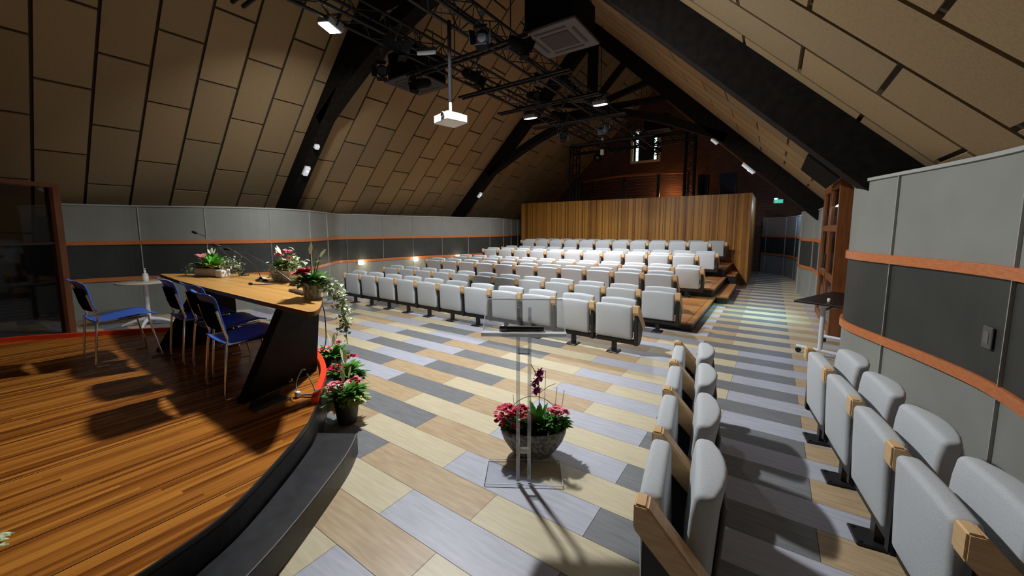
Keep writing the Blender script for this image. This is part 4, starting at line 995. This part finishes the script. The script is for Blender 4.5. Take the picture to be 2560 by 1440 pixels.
# stage spots
def make_spot():
    t = thing('stage_spotlight', 'x', 'spotlight')
    m = MB(); m.tube([(0, 0.16, 0), (0, 0.1, 0), (0, -0.10, 0), (0, -0.11, 0)], [0.05, 0.075, 0.085, 0.09], 14); m.build('can', M_matte, t)
    m = MB(); m.lathe([(0.072, 0), (0.06, 0.006)], 14); lo = m.build('lens', mat('spot_lens', (0.015, 0.017, 0.02), 0.3), t); lo.rotation_euler = (PI/2, 0, 0); lo.location = (0, -0.112, 0)
    for k in range(4):
        a = k*PI/2; m = MB(); c = Vector((0.12*math.cos(a), -0.155, 0.12*math.sin(a)))
        m.box(c, (0.012 if k % 2 == 0 else 0.17, 0.12, 0.17 if k % 2 == 0 else 0.012), rot=(0.45*math.sin(a), 0, -0.45*math.cos(a)*-1)); m.build('barn_door', M_matte, t)
    m = MB(); m.tube([(-0.10, 0, 0), (-0.10, 0, 0.2), (0.10, 0, 0.2), (0.10, 0, 0)], 0.010, 6); m.tube([(0, 0, 0.2), (0, 0, 0.28)], 0.014, 6); m.box((0, 0, 0.30), (0.06, 0.04, 0.06)); m.build('yoke', M_black, t)
    return t
sp0 = make_spot()
for i, (x, y, z, rx, rz, lab) in enumerate([(-5.50, 4.25, 4.22, 0.7, 0.7, 'black spotlight with barn doors left of the ceiling cassette unit'), (-4.44, 3.62, 4.12, 0.6, 2.6, 'black spotlight nearest the top of view beside the starlike lamp'),
      (-5.38, 4.98, 4.22, 0.5, -0.6, 'black spotlight pointing down left of the projector pole'), (-4.25, 5.02, 4.12, 0.9, 1.9, 'black spotlight right of the projector pole on a cross bar'),
      (-3.45, 4.35, 4.22, 0.6, 0.4, 'black spotlight under the right truss, left of the large ceiling cassette'), (-3.25, 4.9, 4.30, 0.8, 2.4, 'black spotlight beside the left corner of the large cassette'),
      (-3.90, 6.40, 4.12, 0.5, 1.2, 'rounded black spotlight hanging mid way on the right truss'), (-4.10, 7.80, 4.12, 0.8, 2.0, 'spotlight with spread flaps left of the rear right floodlight'),
      (-4.9, 9.5, 4.12, 0.6, 0.9, 'black spotlight above the rear seats under the left truss'), (-3.6, 9.5, 4.12, 0.6, -0.5, 'black spotlight above the rear seats under the right truss'),
      (-5.9, 14.6, 4.45, 0.7, 0.3, 'black spotlight on the left of the goalpost beam'), (-3.6, 14.6, 4.45, 0.7, -0.3, 'black spotlight on the right of the goalpost beam')]):
    o = sp0 if i == 0 else copy_tree(sp0)
    o.location = (x, y, z); o.rotation_euler = (rx*0.5, 0, rz); o['label'] = lab; o['group'] = 'stage spotlights on the rig'
# light bar
t = thing('light_bar', 'short pale tube light bar hanging above the projector', 'light bar', (-4.42, 4.2, 4.22), 0.45)
m = MB(); m.tube([(-0.14, 0, 0), (0.14, 0, 0.0)], 0.028, 10); m.build('tube', mat('pale_bar', (0.55, 0.6, 0.66), 0.3), t)
m = MB(); m.box((0, 0.0, 0.045), (0.30, 0.05, 0.04)); m.tube([(-0.1, 0, 0.05), (-0.1, 0, 0.3)], 0.008, 6); m.tube([(0.1, 0, 0.05), (0.1, 0, 0.3)], 0.008, 6); m.build('bracket', M_black, t)

# projector
t = thing('projector', 'white ceiling projector hanging on a black pole above the hall', 'projector', (-3.88, 4.12, 3.155), 0.0)
t.rotation_euler = (0, 0, 0.53-PI/4)
m = MB(); m.box((0, 0, 0), (0.345, 0.345, 0.11), 0.012, 2); bd = m.build('body', mat('projector_white', (0.80, 0.80, 0.74), 0.4), t)
m = MB(); m.lathe([(0.055, 0), (0.055, 0.02), (0.04, 0.03), (0.036, 0.015)], 20); l_ = m.build('lens', mat('lens_glass', (0.05, 0.05, 0.06), 0.08), t); l_.rotation_euler = (PI/2, 0, 0); l_.location = (0.08, -0.170, 0.012); l_.scale = (0.8, 0.8, 0.8)
m = MB(); m.lathe([(0.07, 0), (0.07, 0.012), (0.056, 0.012)], 20); l_ = m.build('lens_ring', mat('lens_ring', (0.45, 0.45, 0.45), 0.3, 0.6), t); l_.rotation_euler = (PI/2, 0, 0); l_.location = (0.08, -0.171, 0.012); l_.scale = (0.72, 0.72, 0.8)
m = MB(); m.box((0, 0, 0.07), (0.24, 0.24, 0.012)); m.tube([(0, 0, 0.055), (0, 0, 0.26)], 0.02, 10); m.build('mount', M_white, t)
m = MB(); m.tube([(0, 0, 0.24), (0, 0, 1.32)], 0.027, 12); m.build('pole', M_matte, t)
for k in range(4):
    pass

# ceiling cassettes
def cassette(x, y, z, s, label, dark, h=0.5):
    t = thing('ceiling_cassette', label, 'air conditioner', (x, y, z)); t['group'] = 'air conditioning cassettes under the roof'
    m = MB(); m.box((0, 0, h/2+0.04), (s*0.86, s*0.86, h)); m.build('body', M_matte, t)
    m = MB(); m.box((0, 0, 0.02), (s, s, 0.04), 0.01, 2); f = m.build('face', mat('cassette_dark', (0.035, 0.036, 0.042), 0.6) if dark else M_cassette, t)
    m = MB(); m.box((0, 0, -0.002), (s*0.5, s*0.5, 0.012)); m.build('grille', M_grille, f)
    for k in range(4):
        a = k*PI/2; c = (0.36*s*math.cos(a), 0.36*s*math.sin(a), -0.001); m = MB()
        m.box(c, (0.05*s, 0.56*s, 0.008) if k % 2 == 0 else (0.56*s, 0.05*s, 0.008)); m.build('air_slot', M_grille, f)
    for sx in (-1, 1):
        for sy in (-1, 1):
            m = MB(); m.tube([(sx*s*0.38, sy*s*0.38, h), (sx*s*0.38, sy*s*0.38, h+1.0)], 0.006, 5); m.build('hanger_rod', M_black, t)
cassette(-6.09, 5.52, 4.50, 0.92, 'dark ceiling air cassette hanging left of the projector', True)
cassette(-2.89, 5.53, 4.50, 0.92, 'large pale ceiling air cassette right of the lighting trusses', False)
cassette(-3.60, 14.45, 5.02, 0.92, 'small far ceiling air cassette above the gable window', False)

# emergency luminaires and sensors on the rafters
def lum(fn, y, s, d, size, label, name='emergency_light', led=True, mt=None):
    p = fn(y, s, d)
    t = thing(name, label, 'emergency light', p); sg = -1 if fn is roofL else 1
    t.rotation_euler = (0, sg*math.radians(44), 0)
    m = MB(); m.box((0, 0, 0.02), (size[0], size[1], 0.04), 0.006, 1); m.build('housing', M_white, t)
    m = MB(); m.box((0, 0, -0.02), (size[0]*0.92, size[1]*0.85, 0.045), 0.012, 2); df = m.build('diffuser', mt or M_lens2, t)
    if led:
        m = MB(); m.box((size[0]*0.1, 0, -0.044), (0.03, 0.03, 0.006)); m.build('led', M_led, df)
    return t
lum(roofL, 4.60, 6.20, 0.42, (0.24, 0.12), 'small white emergency light on the near left rafter')
tt = lum(roofL, 4.60, 5.52, 0.42, (0.10, 0.10), 'small white rounded sensor above the emergency light on left rafter', 'motion_sensor', False); tt['category'] = 'sensor'
lum(roofL, 10.85, 6.30, 0.42, (0.22, 0.12), 'small white emergency light on the far left rafter')
lum(roofR, 4.66+0.9, 6.05, 0.18, (0.52, 0.10), 'long white emergency light beside the near right rafter')
tt = lum(roofR, 10.85, 4.95, 0.42, (0.20, 0.09), 'short white detector box on the upper far right rafter', 'detector_box', False); tt['category'] = 'detector'
lum(roofR, 10.85, 6.00, 0.42, (0.36, 0.09), 'long white emergency light low on the far right rafter')
t = thing('exit_sign', 'small glowing green exit sign hanging at the far right aisle', 'exit sign', (0.06, 12.6, 2.36), 0.3)
m = MB(); m.box((0, 0, 0), (0.22, 0.04, 0.11), 0.006, 1); m.build('sign_box', mat('sign_case', (0.4, 0.45, 0.45), 0.5), t)
m = MB(); m.box((0.0, -0.021, 0), (0.20, 0.004, 0.09)); m.build('sign_face', M_green, t)
m = MB(); m.box((-0.07, -0.022, 0.075), (0.07, 0.03, 0.02)); m.build('led', M_led, t)
m = MB(); m.tube([(0, 0, 0.06), (0, 0, 0.5)], 0.006, 5); m.build('hanger', M_black, t)

# small hanging beacon
t = thing('pendant_speaker', 'small pale pendant box hanging in front of the goalpost header', 'pendant', (-4.55, 11.6, 4.0))
m = MB(); m.box((0, 0, 0), (0.10, 0.08, 0.16), 0.01, 1); m.build('box', M_white, t)
m = MB(); m.tube([(0, 0, 0.08), (0, 0, 0.62)], 0.006, 6); m.build('rod', M_black, t)
m = MB(); m.lathe([(0.0, -0.05), (0.04, -0.035), (0.05, 0.0), (0.04, 0.035), (0.0, 0.05)], 14, (0, 0, 0.40)); m.build('ball', mat('grey_ball', (0.35, 0.35, 0.36), 0.4), t)

# wall lights on the left wall
for (x, y, lab) in ((-9.83, 6.55, 'glowing square wall light on left wall nearest the front row'), (-9.55, 8.35, 'glowing square wall light on left wall, second from the stage'), (-9.10, 9.85, 'farthest of the three glowing square wall lights on left wall')):
    t = thing('wall_light', lab, 'wall light', (x, y, 0.66)); t['group'] = 'square wall lights on the left wall'
    m = MB(); m.box((-0.02, 0, 0), (0.06, 0.10, 0.10), 0.006, 1); m.build('backplate', M_white, t)
    m = MB(); m.box((0.05, 0, 0), (0.09, 0.125, 0.135), 0.015, 2); m.build('diffuser', M_sconce, t)
    ld = bpy.data.lights.new('wall_lamp', 'POINT'); ld.energy = 2.5; ld.color = (1, 0.82, 0.55); ld.shadow_soft_size = 0.05
    lo = bpy.data.objects.new('wall_lamp', ld); COL.objects.link(lo); lo.parent = t; lo.location = (0.18, 0, 0.0)

# ------------------------------------------------------------------ MEZZANINE BEHIND THE SCREEN
mz = thing('balcony', 'curved wooden balcony rail with wire railing in front of the brick gable', 'balcony', (-4.7, 16.2, 0))
arc = smooth_curve([(-2.85, 0.75), (-1.9, 0.25), (-0.8, -0.12), (0.3, -0.22), (1.2, -0.1), (1.9, 0.15)], 6)
arc2 = [(p.x, p.y) for p in arc]
m = MB(); m.wall(arc2, 3.80, 3.87, 0.16); m.build('handrail', M_orangewood, mz)
m = MB()
for k in range(7):
    z = 2.95+k*0.125
    m.tube([(p.x, p.y+0.08, z) for p in arc[2:]], 0.006, 5, caps=False)
m.build('wire', mat('steel_wire', (0.6, 0.6, 0.62), 0.4, 0.6), mz)
for i, wdt in ((4, 0.04), (13, 0.14), (21, 0.11), (29, 0.08)):
    p = arc[min(i, len(arc)-1)]; m = MB(); m.box((p.x, p.y+0.10, 3.3), (wdt, 0.06, 1.1)); m.build('rail_post', M_black, mz)
m = MB(); m.prism(arc2+[(1.9, 1.2), (-2.85, 1.2)], 2.55, 2.68); m.build('balcony_floor', M_black, mz)
for (x, wd, lab) in ((-2.25, 0.35, 'black loudspeaker cabinet beside the right lattice tower'), (-1.45, 0.55, 'wider black loudspeaker cabinet right of the balcony')):
    t = thing('loudspeaker', lab, 'loudspeaker', (x, 15.9, 2.6)); t['group'] = 'loudspeakers behind the wooden screen'
    m = MB(); m.box((0, 0, 0.5), (wd, 0.35, 1.05), 0.01, 1); m.build('cabinet', M_black, t)
    m = MB(); m.box((0, -0.18, 0.5), (wd*0.86, 0.01, 0.95)); m.build('grille', mat('speaker_cloth', (0.02, 0.02, 0.022), 0.9), t)
    m = MB(); m.box((0, 0, -1.3), (wd*0.8, 0.3, 2.6)); m.build('stand', M_black, t)
t = thing('balcony_lamp', 'warm lamp behind the balcony rail lighting the brick', 'lamp', (-3.6, 17.0, 2.72))
m = MB(); m.lathe([(0.06, 0), (0.07, 0.06), (0.04, 0.1)], 12); m.build('lamp_body', M_black, t)
m = MB(); m.lathe([(0.05, 0.1), (0.05, 0.115)], 12); m.build('bulb', mat('warm_bulb', (1, 0.6, 0.3), 0.5, emit=6, ecol=(1, 0.45, 0.18)), t)
ld = bpy.data.lights.new('warm_lamp', 'POINT'); ld.energy = 20; ld.color = (1, 0.45, 0.18); ld.shadow_soft_size = 0.06
lo = bpy.data.objects.new('warm_lamp', ld); COL.objects.link(lo); lo.parent = t; lo.location = (0, 0, 0.3)

# unseen cool lamp added in the far aisle corner (bluish wash on the far right panels)
t = thing('aisle_wash_helper', 'unseen cool lamp added for the blue wash at far right aisle', 'lamp', (0.12, 14.4, 2.42))
m = MB(); m.box((0, 0, 0.03), (0.12, 0.12, 0.06), 0.01, 1); m.build('lamp_body', M_black, t)
m = MB(); m.box((0, 0, -0.005), (0.10, 0.10, 0.01)); m.build('lamp_face', mat('cool_face', (0.6, 0.75, 1), 0.4, emit=3, ecol=(0.5, 0.7, 1.0)), t)
m = MB(); m.tube([(0, 0, 0.06), (0, 0, 0.5)], 0.008, 6); m.build('hanger', M_black, t)
ld = bpy.data.lights.new('cool_lamp', 'POINT'); ld.energy = 28; ld.color = (0.45, 0.65, 1.0); ld.shadow_soft_size = 0.08
lo = bpy.data.objects.new('cool_lamp', ld); COL.objects.link(lo); lo.parent = t; lo.location = (0.0, 0.0, -0.08)
